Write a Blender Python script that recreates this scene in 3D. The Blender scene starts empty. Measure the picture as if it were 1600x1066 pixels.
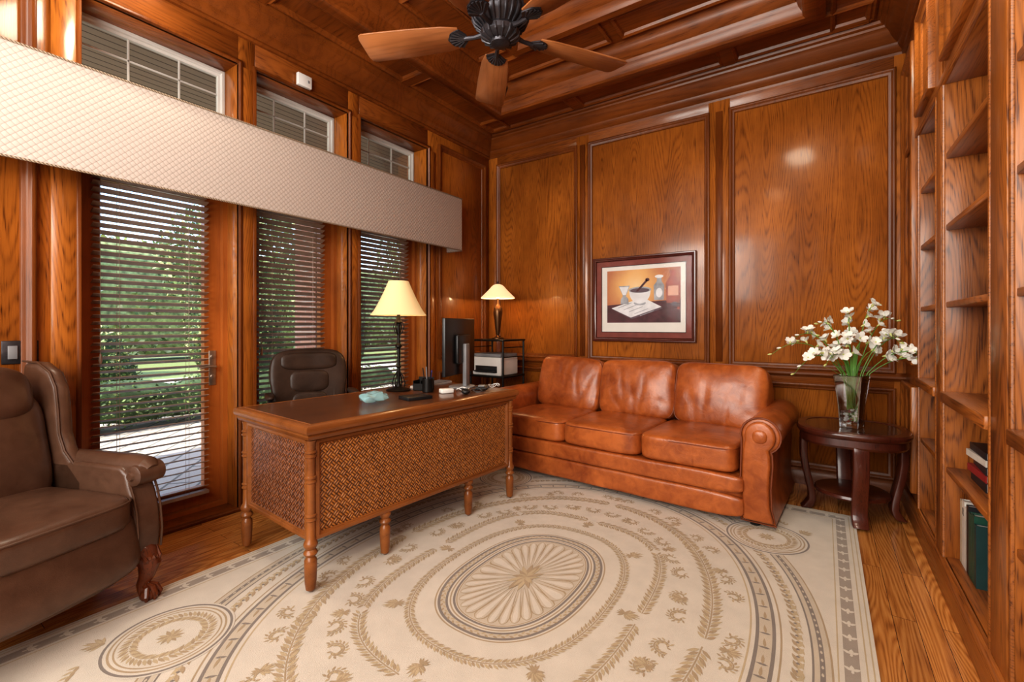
import bpy, bmesh, math, random
from mathutils import Vector, Matrix, noise
random.seed(7)
R=math.radians
SC=bpy.context.scene
COL=SC.collection
# ------------------------------------------------------------------ mesh builder
class MB:
    def __init__(s): s.v=[]; s.f=[]; s.m=[]; s.M=Matrix.Identity(4)
    def add(s,vs,fs,mi=0):
        o=len(s.v)
        s.v+= [tuple(s.M@Vector(p)) for p in vs]
        for f in fs: s.f.append([i+o for i in f]); s.m.append(mi)
    def box(s,x0,x1,y0,y1,z0,z1,mi=0):
        s.add([(x0,y0,z0),(x1,y0,z0),(x1,y1,z0),(x0,y1,z0),(x0,y0,z1),(x1,y0,z1),(x1,y1,z1),(x0,y1,z1)],
              [(0,3,2,1),(4,5,6,7),(0,1,5,4),(1,2,6,5),(2,3,7,6),(3,0,4,7)],mi)
    def lathe(s,prof,c=(0,0,0),n=24,mi=0,cap=True,a0=0,sx=1,sy=1,se=None):
        vs=[];fs=[]
        for r,z in prof:
            for i in range(n):
                t=a0+2*math.pi*i/n; k=1
                if se: k=1/(abs(math.cos(t))**se+abs(math.sin(t))**se)**(1/se)
                vs.append((c[0]+r*k*sx*math.cos(t),c[1]+r*k*sy*math.sin(t),c[2]+z))
        for k in range(len(prof)-1):
            for i in range(n):
                j=(i+1)%n; fs.append((k*n+i,k*n+j,(k+1)*n+j,(k+1)*n+i))
        if cap:
            fs.append(tuple(range(n))[::-1]); fs.append(tuple((len(prof)-1)*n+i for i in range(n)))
        s.add(vs,fs,mi)
    def tube(s,path,rad,n=8,mi=0,cap=True,sy=1.0,closed=False):
        P=[Vector(p) for p in path]; k=len(P)
        if not hasattr(rad,'__len__'): rad=[rad]*k
        vs=[];fs=[];up=None
        for i in range(k):
            if closed: t=(P[(i+1)%k]-P[i-1])
            else: t=(P[min(i+1,k-1)]-P[max(i-1,0)])
            if t.length<1e-9: t=Vector((0,0,1))
            t.normalize()
            if up is None:
                up=Vector((0,0,1)) if abs(t.z)<.9 else Vector((1,0,0))
            u=up-t*up.dot(t)
            if u.length<1e-6: u=t.orthogonal()
            u.normalize(); up=u; w=t.cross(u)
            for j in range(n):
                a=2*math.pi*j/n; q=P[i]+(u*math.cos(a)+w*math.sin(a)*sy)*rad[i]; vs.append(tuple(q))
        for i in range(k if closed else k-1):
            i2=(i+1)%k
            for j in range(n):
                j2=(j+1)%n; fs.append((i*n+j,i*n+j2,i2*n+j2,i2*n+j))
        if cap and not closed:
            fs.append(tuple(range(n))[::-1]); fs.append(tuple((k-1)*n+j for j in range(n)))
        s.add(vs,fs,mi)
    def prism(s,poly,axis,a,b,mi=0):
        def mk(p,q):
            if axis=='Y': return (p[0],q,p[1])
            if axis=='X': return (q,p[0],p[1])
            return (p[0],p[1],q)
        n=len(poly)
        vs=[mk(p,a) for p in poly]+[mk(p,b) for p in poly]
        fs=[tuple(range(n))[::-1],tuple(range(n,2*n))]+[(i,(i+1)%n,n+(i+1)%n,n+i) for i in range(n)]
        s.add(vs,fs,mi)
    def frame(s,P,U,V,N,u0,u1,v0,v1,prof,mi=0,fill=None):
        P,U,V,N=map(Vector,(P,U,V,N)); vs=[];fs=[]
        for t,h in prof:
            for (u,v) in ((u0+t,v0+t),(u1-t,v0+t),(u1-t,v1-t),(u0+t,v1-t)):
                vs.append(tuple(P+U*u+V*v+N*h))
        for k in range(len(prof)-1):
            for i in range(4):
                j=(i+1)%4; fs.append((k*4+i,k*4+j,(k+1)*4+j,(k+1)*4+i))
        s.add(vs,fs,mi)
        if fill is not None:
            k=len(prof)-1; s.add(vs[k*4:k*4+4],[(0,1,2,3)],fill)
    def pillow(s,c,size,rot=None,p=4.0,n=10,mi=0,amp=0.0,fr=6.0,puff=0.0,seed=0,wr=0.0):
        M=s.M; s.M=M@Matrix.Translation(c)@(rot or Matrix.Identity(4))
        idx={};vs=[];fs=[]
        a,b,d=[q/2 for q in size]
        def vert(x,y,z):
            k=(round(x,5),round(y,5),round(z,5))
            if k in idx: return idx[k]
            L=(abs(x)**p+abs(y)**p+abs(z)**p)**(1/p)
            q=Vector((x/L,y/L,z/L))
            w=Vector((q.x*a,q.y*b,q.z*d))
            if amp:
                w+=noise.noise_vector(Vector((w.x*fr+seed,w.y*fr,w.z*fr)))*amp
            if puff:
                dims=[a,b,d]; k2=dims.index(min(dims)); o=[i for i in range(3) if i!=k2]
                g=max(0,1-q[o[0]]**2)*max(0,1-q[o[1]]**2)
                sg=(1 if q[k2]>0 else -1)
                w[k2]+=puff*g*sg
                if wr:
                    v=Vector((w[o[0]]*9+seed,w[o[1]]*3.2,seed*.3)); t=noise.noise(v)
                    w[k2]-=wr*sg*math.exp(-(t*6)**2)*min(1,g*3)
            idx[k]=len(vs); vs.append(tuple(w)); return idx[k]
        for ax in range(3):
            for sg in (-1,1):
                for i in range(n):
                    for j in range(n):
                        q=[]
                        for (di,dj) in ((0,0),(1,0),(1,1),(0,1)):
                            u=math.tan((-1+2*(i+di)/n)*math.pi/4); v=math.tan((-1+2*(j+dj)/n)*math.pi/4)
                            pt=[0,0,0]; pt[ax]=sg; pt[(ax+1)%3]=u; pt[(ax+2)%3]=v
                            q.append(vert(*pt))
                        fs.append(tuple(q) if sg>0 else tuple(q[::-1]))
        s.add(vs,fs,mi); s.M=M
def make(name,mb,mats,parent=None,loc=(0,0,0),rot=(0,0,0),label=None,category=None,kind=None,group=None,bevel=0,smooth=True,seg=2,ang=34,recalc=True):
    me=bpy.data.meshes.new(name); me.from_pydata(mb.v,[],mb.f)
    if not isinstance(mats,(list,tuple)): mats=[mats]
    for m in mats: me.materials.append(m)
    for i,p in enumerate(me.polygons): p.material_index=min(mb.m[i],len(mats)-1); p.use_smooth=smooth
    bm=bmesh.new(); bm.from_mesh(me)
    if recalc: bmesh.ops.recalc_face_normals(bm,faces=bm.faces)
    if smooth:
        for e in bm.edges:
            if len(e.link_faces)==2 and e.calc_face_angle(0)>R(ang): e.smooth=False
    bm.to_mesh(me); bm.free()
    o=bpy.data.objects.new(name,me); COL.objects.link(o)
    o.location=loc; o.rotation_euler=rot if hasattr(rot,'__len__') else (0,0,rot)
    if parent: o.parent=parent
    if label: o['label']=label
    if category: o['category']=category
    if kind: o['kind']=kind
    if group: o['group']=group
    if bevel:
        m=o.modifiers.new('bevel','BEVEL'); m.width=bevel; m.segments=seg; m.limit_method='ANGLE'; m.angle_limit=R(40)
        for e in me.edges: e.use_edge_sharp=False
    return o
def empty(name,loc,rot=0,label=None,category=None,group=None):
    o=bpy.data.objects.new(name,None); COL.objects.link(o); o.location=loc; o.rotation_euler=(0,0,rot); o.empty_display_size=.1
    if label:o['label']=label
    if category:o['category']=category
    if group:o['group']=group
    return o
RX=lambda a:Matrix.Rotation(R(a),4,'X')
RY=lambda a:Matrix.Rotation(R(a),4,'Y')
RZ=lambda a:Matrix.Rotation(R(a),4,'Z')
# ------------------------------------------------------------------ materials
class NT:
    def __init__(s,name):
        s.mat=bpy.data.materials.new(name); s.mat.use_nodes=True; s.t=s.mat.node_tree; s.n=s.t.nodes; s.n.clear()
        s.out=s.n.new('ShaderNodeOutputMaterial'); s.b=s.n.new('ShaderNodeBsdfPrincipled'); s.t.links.new(s.b.outputs[0],s.out.inputs[0])
        s.tc=s.n.new('ShaderNodeTexCoord')
    def L(s,a,b): s.t.links.new(a,b)
    def put(s,sock,v):
        if hasattr(v,'is_linked') or hasattr(v,'links'): s.L(v,sock)
        else:
            if hasattr(v,'__len__') and len(v)==3 and sock.type=='RGBA': v=(*v,1)
            sock.default_value=v
    def m(s,op,a,b=0,c=None):
        n=s.n.new('ShaderNodeMath'); n.operation=op; s.put(n.inputs[0],a); s.put(n.inputs[1],b)
        if c is not None: s.put(n.inputs[2],c)
        return n.outputs[0]
    def map(s,scale=(1,1,1),rot=(0,0,0),loc=(0,0,0),src='Object'):
        n=s.n.new('ShaderNodeMapping'); s.L(s.tc.outputs[src],n.inputs[0]); n.inputs['Scale'].default_value=scale; n.inputs['Rotation'].default_value=rot; n.inputs['Location'].default_value=loc
        return n.outputs[0]
    def noise(s,vec,scale=5,detail=3,rough=.5,dist=0):
        n=s.n.new('ShaderNodeTexNoise'); s.L(vec,n.inputs['Vector']); n.inputs['Scale'].default_value=scale; n.inputs['Detail'].default_value=detail; n.inputs['Roughness'].default_value=rough; n.inputs['Distortion'].default_value=dist
        return n.outputs['Fac']
    def ramp(s,fac,stops):
        n=s.n.new('ShaderNodeValToRGB'); s.L(fac,n.inputs[0]); e=n.color_ramp.elements
        while len(e)<len(stops): e.new(.5)
        for i,(p,c) in enumerate(stops): e[i].position=p; e[i].color=(*c,1)
        return n.outputs[0]
    def mix(s,f,a,b,mode='MIX'):
        n=s.n.new('ShaderNodeMix'); n.data_type='RGBA'; n.blend_type=mode; s.put(n.inputs[0],f); s.put(n.inputs[6],a); s.put(n.inputs[7],b); return n.outputs[2]
    def sep(s,vec):
        n=s.n.new('ShaderNodeSeparateXYZ'); s.L(vec,n.inputs[0]); return n.outputs
    def comb(s,x,y,z):
        n=s.n.new('ShaderNodeCombineXYZ'); s.put(n.inputs[0],x); s.put(n.inputs[1],y); s.put(n.inputs[2],z); return n.outputs[0]
    def bump(s,h,st=.3,d=.01):
        n=s.n.new('ShaderNodeBump'); s.L(h,n.inputs['Height']); n.inputs['Strength'].default_value=st; n.inputs['Distance'].default_value=d; s.L(n.outputs[0],s.b.inputs['Normal'])
    def set(s,**k):
        for a,v in k.items(): s.put(s.b.inputs[a.replace('_',' ')],v)
        return s
def plain(name,col,rough=.5,metal=0,coat=0,var=.12,nscale=12,**k):
    t=NT(name); n=t.noise(t.map(),nscale,3)
    c1=tuple(max(0,c*(1-var)) for c in col); c2=tuple(min(1,c*(1+var)) for c in col)
    t.set(Base_Color=t.ramp(n,[(.3,c1),(.7,c2)]),Roughness=rough,Metallic=metal,Coat_Weight=coat); 
    t.b.inputs['Coat Roughness'].default_value=.12
    for a,v in k.items(): t.put(t.b.inputs[a.replace('_',' ')],v)
    return t.mat
def oak(name,axis='Z',light=(.45,.138,.019),dark=(.105,.025,.005),ring=300,rough=.36,coat=.45,sc=1.0,bump=.13,coatr=.13,rw=.25,ns=3.6,spec=.32,pw=2.7):
    t=NT(name); light=(light[0]*.95,light[1]*1.06,light[2]*1.25); dark=(dark[0],dark[1]*1.1,dark[2]*1.2)
    def vec(across,along):
        s=[across*sc]*3; s['XYZ'.index(axis)]=along*sc; return t.map(tuple(s))
    n1=t.noise(vec(1,.11),ns,1.0,.4,.03)
    warp=t.noise(vec(70,4.5),1,2,.6)
    rg=t.m('SINE',t.m('MULTIPLY_ADD',n1,ring,t.m('MULTIPLY',warp,3.8))); rg=t.m('POWER',t.m('MULTIPLY_ADD',rg,.5,.5),2.4)
    fine=t.noise(vec(220,8),1,2,.6)
    mid=t.noise(vec(30,1.0),1,2,.6)
    pore=t.m('MULTIPLY',t.m('MAXIMUM',t.m('SUBTRACT',fine,.51),0),pw)
    big=t.noise(vec(1.3,.8),1.7,4,.55)
    f=t.m('ADD',t.m('MULTIPLY',t.m('MULTIPLY',rg,t.m('MULTIPLY_ADD',warp,1.2,.35)),rw),t.m('MULTIPLY_ADD',mid,.34,t.m('MULTIPLY',pore,t.m('MULTIPLY_ADD',rg,.6,.5))))
    col=t.ramp(f,[(.12,light),(.44,tuple(a*.60+b*.40 for a,b in zip(light,dark))),(.88,dark)])
    k=t.ramp(big,[(.32,(.64,.57,.52)),(.68,(1.14,1.10,1.0))])
    col=t.mix(1.0,col,k,'MULTIPLY')
    t.set(Base_Color=col,Roughness=rough,Coat_Weight=coat,Coat_Roughness=coatr,Specular_IOR_Level=spec)
    t.bump(t.m('ADD',fine,t.m('MULTIPLY',big,6)),bump,.004)
    return t.mat
OAKZ=oak('oak_panel_vertical','Z')
OAKX=oak('oak_horizontal_x','X',light=(.29,.082,.013))
OAKY=oak('oak_horizontal_y','Y',light=(.29,.082,.013))
TRIM=oak('oak_trim','Z',light=(.21,.056,.009),dark=(.07,.016,.003),ring=80,rw=.15,coat=.14,coatr=.24,spec=.25,pw=2.0)
TRIMX=oak('oak_trim_long','X',light=(.21,.056,.009),dark=(.07,.016,.003),ring=80,rw=.15,coat=.16,coatr=.24,spec=.25,pw=2.0)
CEILM=oak('oak_ceiling','X',light=(.25,.067,.011),dark=(.065,.015,.003),ring=120,coat=.22,coatr=.18,spec=.25,rw=.18,pw=2.4)
DOORW=oak('door_mahogany','Z',light=(.44,.125,.022),dark=(.20,.048,.010),ring=60,rw=.12,coat=.2,pw=1.4)
SHELFM=oak('oak_bookcase','Z',light=(.40,.125,.022),dark=(.085,.021,.005),ring=300,rw=.32,coat=.25,pw=2.9)
SHELFY=oak('oak_shelf','Y',light=(.42,.132,.024),dark=(.10,.025,.006),ring=300,rw=.26,coat=.25)
DESKW=oak('desk_wood','Y',light=(.29,.095,.023),dark=(.085,.024,.007),ring=40,rw=.14,coat=.35,pw=1.2)
DESKTOP=oak('desk_top_wood','Y',light=(.15,.050,.017),dark=(.055,.018,.008),ring=40,coat=.6,bump=.03,rw=.12,pw=1.2)
DARKCH=oak('cherry_dark','Z',light=(.105,.022,.010),dark=(.03,.007,.004),ring=30,coat=.7,bump=.02,rw=.2)
LEGW=oak('claw_leg_wood','Z',light=(.18,.044,.014),dark=(.05,.012,.005),ring=30,rw=.2)
BLADE=oak('fan_blade_wood','X',light=(.37,.135,.044),dark=(.19,.065,.02),ring=90,coat=.1,bump=.03,rw=.2,pw=1.6)
def floor_mat():
    t=NT('oak_floor'); v=t.map((1,1,1),(0,0,R(90)))
    b=t.n.new('ShaderNodeTexBrick'); t.L(v,b.inputs['Vector']); b.inputs['Scale'].default_value=1; b.inputs['Brick Width'].default_value=1.3; b.inputs['Row Height'].default_value=.082; b.inputs['Mortar Size'].default_value=.0012
    b.inputs['Color1'].default_value=(0,0,0,1); b.inputs['Color2'].default_value=(1,1,1,1); b.inputs['Mortar'].default_value=(.5,.5,.5,1); b.offset=.37
    s=t.sep(t.tc.outputs['Object'])
    off=t.m('MULTIPLY',b.outputs['Color'],7.0)
    vec=t.comb(t.m('ADD',s[0],off),t.m('MULTIPLY',s[1],.10),off)
    warp=t.noise(t.map((40,3,1)),1,2,.6)
    n1=t.noise(vec,6,1.2,.4,.1); rg=t.m('MULTIPLY_ADD',t.m('SINE',t.m('MULTIPLY_ADD',n1,170,t.m('MULTIPLY',warp,2.5))),.5,.5)
    fine=t.noise(t.map((150,5,1)),1,3,.6)
    f=t.m('MULTIPLY_ADD',rg,.32,t.m('MULTIPLY',fine,.75))
    col=t.ramp(f,[(.2,(.74,.37,.115)),(.6,(.52,.215,.055)),(.95,(.17,.055,.014))])
    tint=t.ramp(b.outputs['Color'],[(0,(.75,.7,.68)),(1,(1.1,1.05,1))])
    col=t.mix(1,col,tint,'MULTIPLY'); col=t.mix(b.outputs['Fac'],col,(.06,.02,.01))
    t.set(Base_Color=col,Roughness=.26,Coat_Weight=.4,Coat_Roughness=.13); t.bump(fine,.06,.003); return t.mat
FLOOR=floor_mat()
def leather(name,c1,c2,rough=.36,sc=260,wr=.35,coat=.12,nb=.5,spec=.5):
    t=NT(name); v=t.map()
    n=t.noise(v,3.5,3,.6,.5); n2=t.noise(v,12,4,.65,1.0)
    col=t.ramp(t.m('MULTIPLY_ADD',n,.62,t.m('MULTIPLY',n2,.38)),[(.36,c1),(.62,c2)])
    vo=t.n.new('ShaderNodeTexVoronoi'); t.L(v,vo.inputs['Vector']); vo.inputs['Scale'].default_value=sc
    t.set(Base_Color=col,Roughness=rough,Coat_Weight=coat,Coat_Roughness=.22,Specular_IOR_Level=spec)
    t.bump(t.m('ADD',t.m('MULTIPLY',vo.outputs['Distance'],.12),t.m('MULTIPLY',n2,nb)),wr,.012); return t.mat
COGNAC=leather('cognac_leather',(.235,.052,.012),(.49,.140,.034),.32,260,.32,.22,.7)
BROWNL=leather('brown_leather',(.072,.034,.020),(.122,.063,.039),.34,300,.2,.18,.3,.45)
DARKL=leather('espresso_leather',(.022,.012,.008),(.045,.025,.017),.38,300,.2,.05,.3,.25)
PIPE=plain('leather_piping',(.20,.048,.014),.45)
BPIPE=plain('brown_piping',(.085,.042,.025),.4)
BLACK=plain('black_plastic',(.012,.012,.013),.35)
BLACKM=plain('black_metal',(.014,.012,.011),.4,.6)
BRONZE=plain('dark_bronze',(.045,.042,.048),.38,.6,0,.3,30)
WHITEP=plain('white_plastic',(.72,.71,.68),.4,var=.03)
GREYP=plain('grey_plastic',(.22,.22,.23),.45)
BRASS=plain('aged_nickel',(.45,.40,.34),.3,.9)
VINYL=plain('white_window_vinyl',(.50,.48,.45),.5,var=.03)
def wicker(name,a,b,sc=1.0,coat=.2):
    t=NT(name); s=t.sep(t.tc.outputs['Object']); u=t.m('ADD',s[0],s[1]); v=s[2]
    k=1/.027/sc
    p=t.m('MULTIPLY',t.m('ADD',u,v),k*.7071); q=t.m('MULTIPLY',t.m('SUBTRACT',u,v),k*.7071)
    ch=t.m('MODULO',t.m('ADD',t.m('FLOOR',t.m('ADD',p,500)),t.m('FLOOR',t.m('ADD',q,500))),2.0)
    wp=t.m('ABSOLUTE',t.m('SINE',t.m('MULTIPLY',p,math.pi*2))); wq=t.m('ABSOLUTE',t.m('SINE',t.m('MULTIPLY',q,math.pi*2)))
    ep=t.m('ABSOLUTE',t.m('SINE',t.m('MULTIPLY',p,math.pi))); eq=t.m('ABSOLUTE',t.m('SINE',t.m('MULTIPLY',q,math.pi)))
    h1=t.m('MULTIPLY',wp,t.m('POWER',eq,.4)); h2=t.m('MULTIPLY',wq,t.m('POWER',ep,.4))
    n=t.n.new('ShaderNodeMix'); t.L(ch,n.inputs[0]); t.L(h1,n.inputs[2]); t.L(h2,n.inputs[3]); h=n.outputs[0]
    ns=t.noise(t.map(),35,2)
    f=t.m('MULTIPLY_ADD',h,.76,t.m('MULTIPLY_ADD',t.m('SUBTRACT',ns,.5),.75,.05))
    t.set(Base_Color=t.ramp(f,[(.10,tuple(c*.14 for c in a)),(.44,a),(.97,b)]),Roughness=.42,Coat_Weight=coat,Coat_Roughness=.2); t.bump(h,1.0,.005); return t.mat
WICK=wicker('woven_rattan',(.32,.105,.019),(.56,.23,.05))
WICK_SHADED=wicker('woven_rattan_shaded',(.17,.047,.014),(.40,.15,.055),1.0,.5)  # same rattan for the desk sides, their shade put into a darker colour
def quilt():
    t=NT('quilted_cream_fabric'); s=t.sep(t.tc.outputs['Object']); u=t.m('ADD',s[0],s[1]); k=math.pi/.024
    p=t.m('ABSOLUTE',t.m('SINE',t.m('MULTIPLY',t.m('ADD',u,s[2]),k*.7071))); q=t.m('ABSOLUTE',t.m('SINE',t.m('MULTIPLY',t.m('SUBTRACT',u,s[2]),k*.7071)))
    h=t.m('POWER',t.m('MULTIPLY',p,q),.4)
    t.set(Base_Color=t.ramp(h,[(.1,(.37,.30,.255)),(.6,(.53,.45,.395))]),Roughness=.75,Sheen_Weight=.1,Specular_IOR_Level=.2); t.bump(h,.5,.004); return t.mat
QUILT=quilt()
def cordm():
    t=NT('twisted_cord'); s=t.sep(t.tc.outputs['Object'])
    w=t.m('SINE',t.m('MULTIPLY',t.m('ADD',t.m('ADD',s[1],s[0]),s[2]),420)); t.set(Base_Color=t.ramp(t.m('MULTIPLY_ADD',w,.5,.5),[(.3,(.12,.075,.045)),(.7,(.40,.31,.22))]),Roughness=.8); return t.mat
CORD=cordm()
def glassm(name,tint=(1,1,1),base=.04,rough=0.0,fm=.9):
    t=NT(name); t.n.remove(t.b)
    tr=t.n.new('ShaderNodeBsdfTransparent'); tr.inputs[0].default_value=(*tint,1); gl=t.n.new('ShaderNodeBsdfGlossy'); gl.inputs['Roughness'].default_value=rough
    fr=t.n.new('ShaderNodeFresnel'); fr.inputs[0].default_value=1.45; mx=t.n.new('ShaderNodeMixShader')
    t.L(t.m('MULTIPLY_ADD',fr.outputs[0],fm,base*.5),mx.inputs[0]); t.L(tr.outputs[0],mx.inputs[1]); t.L(gl.outputs[0],mx.inputs[2]); t.L(mx.outputs[0],t.out.inputs[0]); return t.mat
GLASS=glassm('window_glass',(1,1,1),.0,0,.5); VGLASS=glassm('vase_glass',(.975,.985,.98),.34,.03); PGLASS=glassm('matte_picture_glass',(1,1,1),0,.1,.25)
def pile(name,c,v=.1):
    t=NT(name); n=t.noise(t.map(),9,4,.6); f=t.noise(t.map(),420,2)
    t.set(Base_Color=t.ramp(t.m('MULTIPLY_ADD',n,.6,t.m('MULTIPLY',f,.4)),[(.3,tuple(q*(1-v) for q in c)),(.7,tuple(min(1,q*(1+v)) for q in c))]),Roughness=.95,Sheen_Weight=.2); t.bump(f,.5,.004); return t.mat
RUG0=pile('rug_cream_pile',(.61,.545,.46),.09); RUG1=pile('rug_tan_pile',(.38,.28,.17)); RUG2=pile('rug_taupe_pile',(.21,.175,.15)); RUG3=pile('rug_gold_pile',(.47,.365,.225)); RUG4=pile('rug_beige_pile',(.52,.44,.34)); RUG5=pile('rug_border_pile',(.32,.265,.215))
def shade(name,c,em,st):
    t=NT(name); t.set(Base_Color=c,Roughness=.8); t.put(t.b.inputs['Emission Color'],em); t.b.inputs['Emission Strength'].default_value=st
    n=t.noise(t.map(),18,4); t.bump(n,.2,.003); return t.mat
SHADE=shade('parchment_shade',(.60,.45,.25),(1,.66,.30),.36); SHADE2=shade('alabaster_shade',(.72,.48,.28),(1,.64,.34),.8)
LEAF=[plain('leaf_green_%d'%i,c,.6,var=.3,nscale=3) for i,c in enumerate([(.14,.21,.065),(.26,.34,.115),(.08,.13,.05),(.44,.46,.21),(.62,.60,.38)])]
STEM=plain('stem_green',(.12,.28,.05),.5); PETAL=plain('white_petal',(.84,.82,.76),.5,var=.04); BUD=plain('yellow_green_bud',(.55,.58,.22),.5)
BARK=plain('bark',(.14,.10,.07),.9,var=.4,nscale=20)
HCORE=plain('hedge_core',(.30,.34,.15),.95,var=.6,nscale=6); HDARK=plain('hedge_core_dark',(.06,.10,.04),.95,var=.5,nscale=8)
def brickm():
    t=NT('pink_brick'); s=t.sep(t.tc.outputs['Object']); b=t.n.new('ShaderNodeTexBrick'); t.L(t.comb(t.m('ADD',s[0],s[1]),s[2],0),b.inputs['Vector']); b.inputs['Scale'].default_value=1
    b.inputs['Brick Width'].default_value=.21; b.inputs['Row Height'].default_value=.075; b.inputs['Mortar Size'].default_value=.006; b.inputs['Color1'].default_value=(.34,.16,.115,1); b.inputs['Color2'].default_value=(.45,.25,.18,1); b.inputs['Mortar'].default_value=(.42,.36,.31,1)
    t.set(Base_Color=b.outputs['Color'],Roughness=.9); return t.mat
BRICK=brickm()
def paver():
    t=NT('patio_pavers'); b=t.n.new('ShaderNodeTexBrick'); t.L(t.map((1,1,1),(0,0,R(40))),b.inputs['Vector']); b.inputs['Scale'].default_value=1; b.inputs['Brick Width'].default_value=.5; b.inputs['Row Height'].default_value=.25; b.inputs['Mortar Size'].default_value=.012
    b.inputs['Color1'].default_value=(.45,.40,.34,1); b.inputs['Color2'].default_value=(.54,.48,.41,1); b.inputs['Mortar'].default_value=(.18,.16,.13,1)
    t.set(Base_Color=b.outputs['Color'],Roughness=.85); return t.mat
PAVER=paver()
def soff():
    t=NT('beige_soffit_planks'); s=t.sep(t.tc.outputs['Object']); w=t.m('MODULO',t.m('ADD',s[0],20),.09); w=t.m('GREATER_THAN',w,.012)
    t.set(Base_Color=t.mix(w,(.08,.05,.035),(.33,.245,.185)),Roughness=.7); return t.mat
SOFF=soff()
GRASS=plain('lawn',(.20,.25,.09),.9,var=.4,nscale=30); CONC=plain('driveway_concrete',(.55,.53,.47),.9,var=.1)
BLIND=plain('dark_wood_slat',(.32,.225,.165),.35)
# ------------------------------------------------------------------ room dims
XL,XR,YB,YF,ZC=-3.33,.49,4.4,-1.3,3.5
mould=[(0,.0),(0,.030),(.008,.036),(.020,.034),(.030,.020),(.040,.016),(.052,.012),(.058,.0)]
def st(name,mb,mats,**k): return make(name,mb,mats,kind='structure',**k)
m=MB(); m.box(XL-.3,1.0,YF-.1,YB+.1,-.1,0); st('floor',m,FLOOR,smooth=False,label='glossy orange oak plank floor')
# back wall
m=MB(); m.box(XL-.3,1.0,YB,YB+.15,0,3.9)
pan=[(-3.20,-2.165),(-2.022,-.858),(-.68,.425)]
for x0,x1 in [(XL,-3.20),(-2.165,-2.022),(-.858,-.68),(.425,1.0)]: m.box(x0,x1,YB-.018,YB+.01,0,ZC)
for z0,z1 in [(0,.14),(.80,.93),(3.17,3.5)]: m.box(XL,1.0,YB-.0175,YB+.01,z0,z1,1)
for x0,x1 in pan:
    m.frame((0,YB-.002,0),(1,0,0),(0,0,1),(0,-1,0),x0-.012,x1+.012,.918,3.182,[(t*.85,h*.8+.004) for t,h in mould],2)
    m.frame((0,YB-.002,0),(1,0,0),(0,0,1),(0,-1,0),x0-.012,x1+.012,.128,.812,[(t*.85,h*.8+.004) for t,h in mould],2)
for x in (-2.0935,-.769): m.box(x-.028,x+.028,YB-.03,YB-.01,.96,3.17,2)
st('wall_back',m,[OAKZ,OAKX,TRIM],label='varnished oak panelled wall',bevel=.002,seg=1)
m=MB(); m.prism([(YB,.86),(YB-.03,.865),(YB-.05,.885),(YB-.05,.90),(YB-.035,.91),(YB-.02,.925),(YB,.93)],'X',XL,XR); st('trim_1',m,TRIMX,label='oak chair rail moulding')
m=MB(); m.prism([(YB,0),(YB-.045,0),(YB-.045,.09),(YB-.03,.12),(YB-.02,.135),(YB,.135)],'X',XL,XR); st('baseboard_back',m,TRIMX)
# window wall
OP=[(.73,1.54),(1.65,2.42),(2.53,3.36)]
XO=XL-.30
m=MB()
for a,b in [(YF,.73),(1.54,1.65),(2.42,2.53),(3.36,YB)]: m.box(XO,XL,a,b,0,ZC)
for a,b in OP: m.box(XO,XL-.001,a,b,3.08,ZC,1); m.box(XO,XL-.03,a,b,2.28,2.42,1); m.box(XO-.02,XL-.01,a,b,-.05,.018,1)
pn=[(-1.2,-.35),(-.2,.56),(3.50,4.30)]
for a,b in pn:
    for z0,z1 in [(.93,3.17),(.14,.80)]:
        m.frame((XL,0,0),(0,1,0),(0,0,1),(1,0,0),a,b,z0,z1,mould,2)
for a,b in [(.60,.73),(1.54,1.65),(2.42,2.53),(3.36,3.46)]:
    m.box(XL-.01,XL+.018,a+.012,b-.012,0,3.06,0)
for a,b in OP: m.frame((XL,0,0),(0,1,0),(0,0,1),(1,0,0),a-.02,b+.02,0.0,3.10,[(0,0),(0,.022),(.02,.026),(.02,-.02)],2)
st('wall_left',m,[OAKZ,OAKY,TRIM],label='oak panelled wall with french door and window openings',bevel=.002,seg=1)
m=MB()
for a,b in [(YF,.72),(3.37,YB)]: m.prism([(XL,0),(XL+.045,0),(XL+.045,.09),(XL+.02,.135),(XL,.135)],'Y',a,b)
st('baseboard_left',m,TRIM)
m=MB(); m.box(XL-.3,1.0,YF-.12,YF,0,3.9); m.frame((0,YF,0),(1,0,0),(0,0,1),(0,1,0),-3.1,.3,.9,3.1,mould); st('wall_front',m,OAKZ)
m=MB(); m.box(.88,1.0,YF,YB,0,3.9); m.box(XR,.88,YF,.9,0,ZC); st('wall_right',m,OAKZ)
# crown
m=MB(); cr=[(0,.235),(.018,.232),(.024,.215),(.018,.20),(.032,.185),(.045,.165),(.048,.15),(.075,.125),(.105,.075),(.115,.06),(.125,.055),(.13,.04),(.15,.03),(.158,.012),(.175,.006),(.175,-.01)]
m.frame((0,0,ZC),(1,0,0),(0,1,0),(0,0,-1),XL,XR,YF,YB,cr)
st('trim_2',m,TRIMX,label='stepped oak crown moulding')
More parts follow.
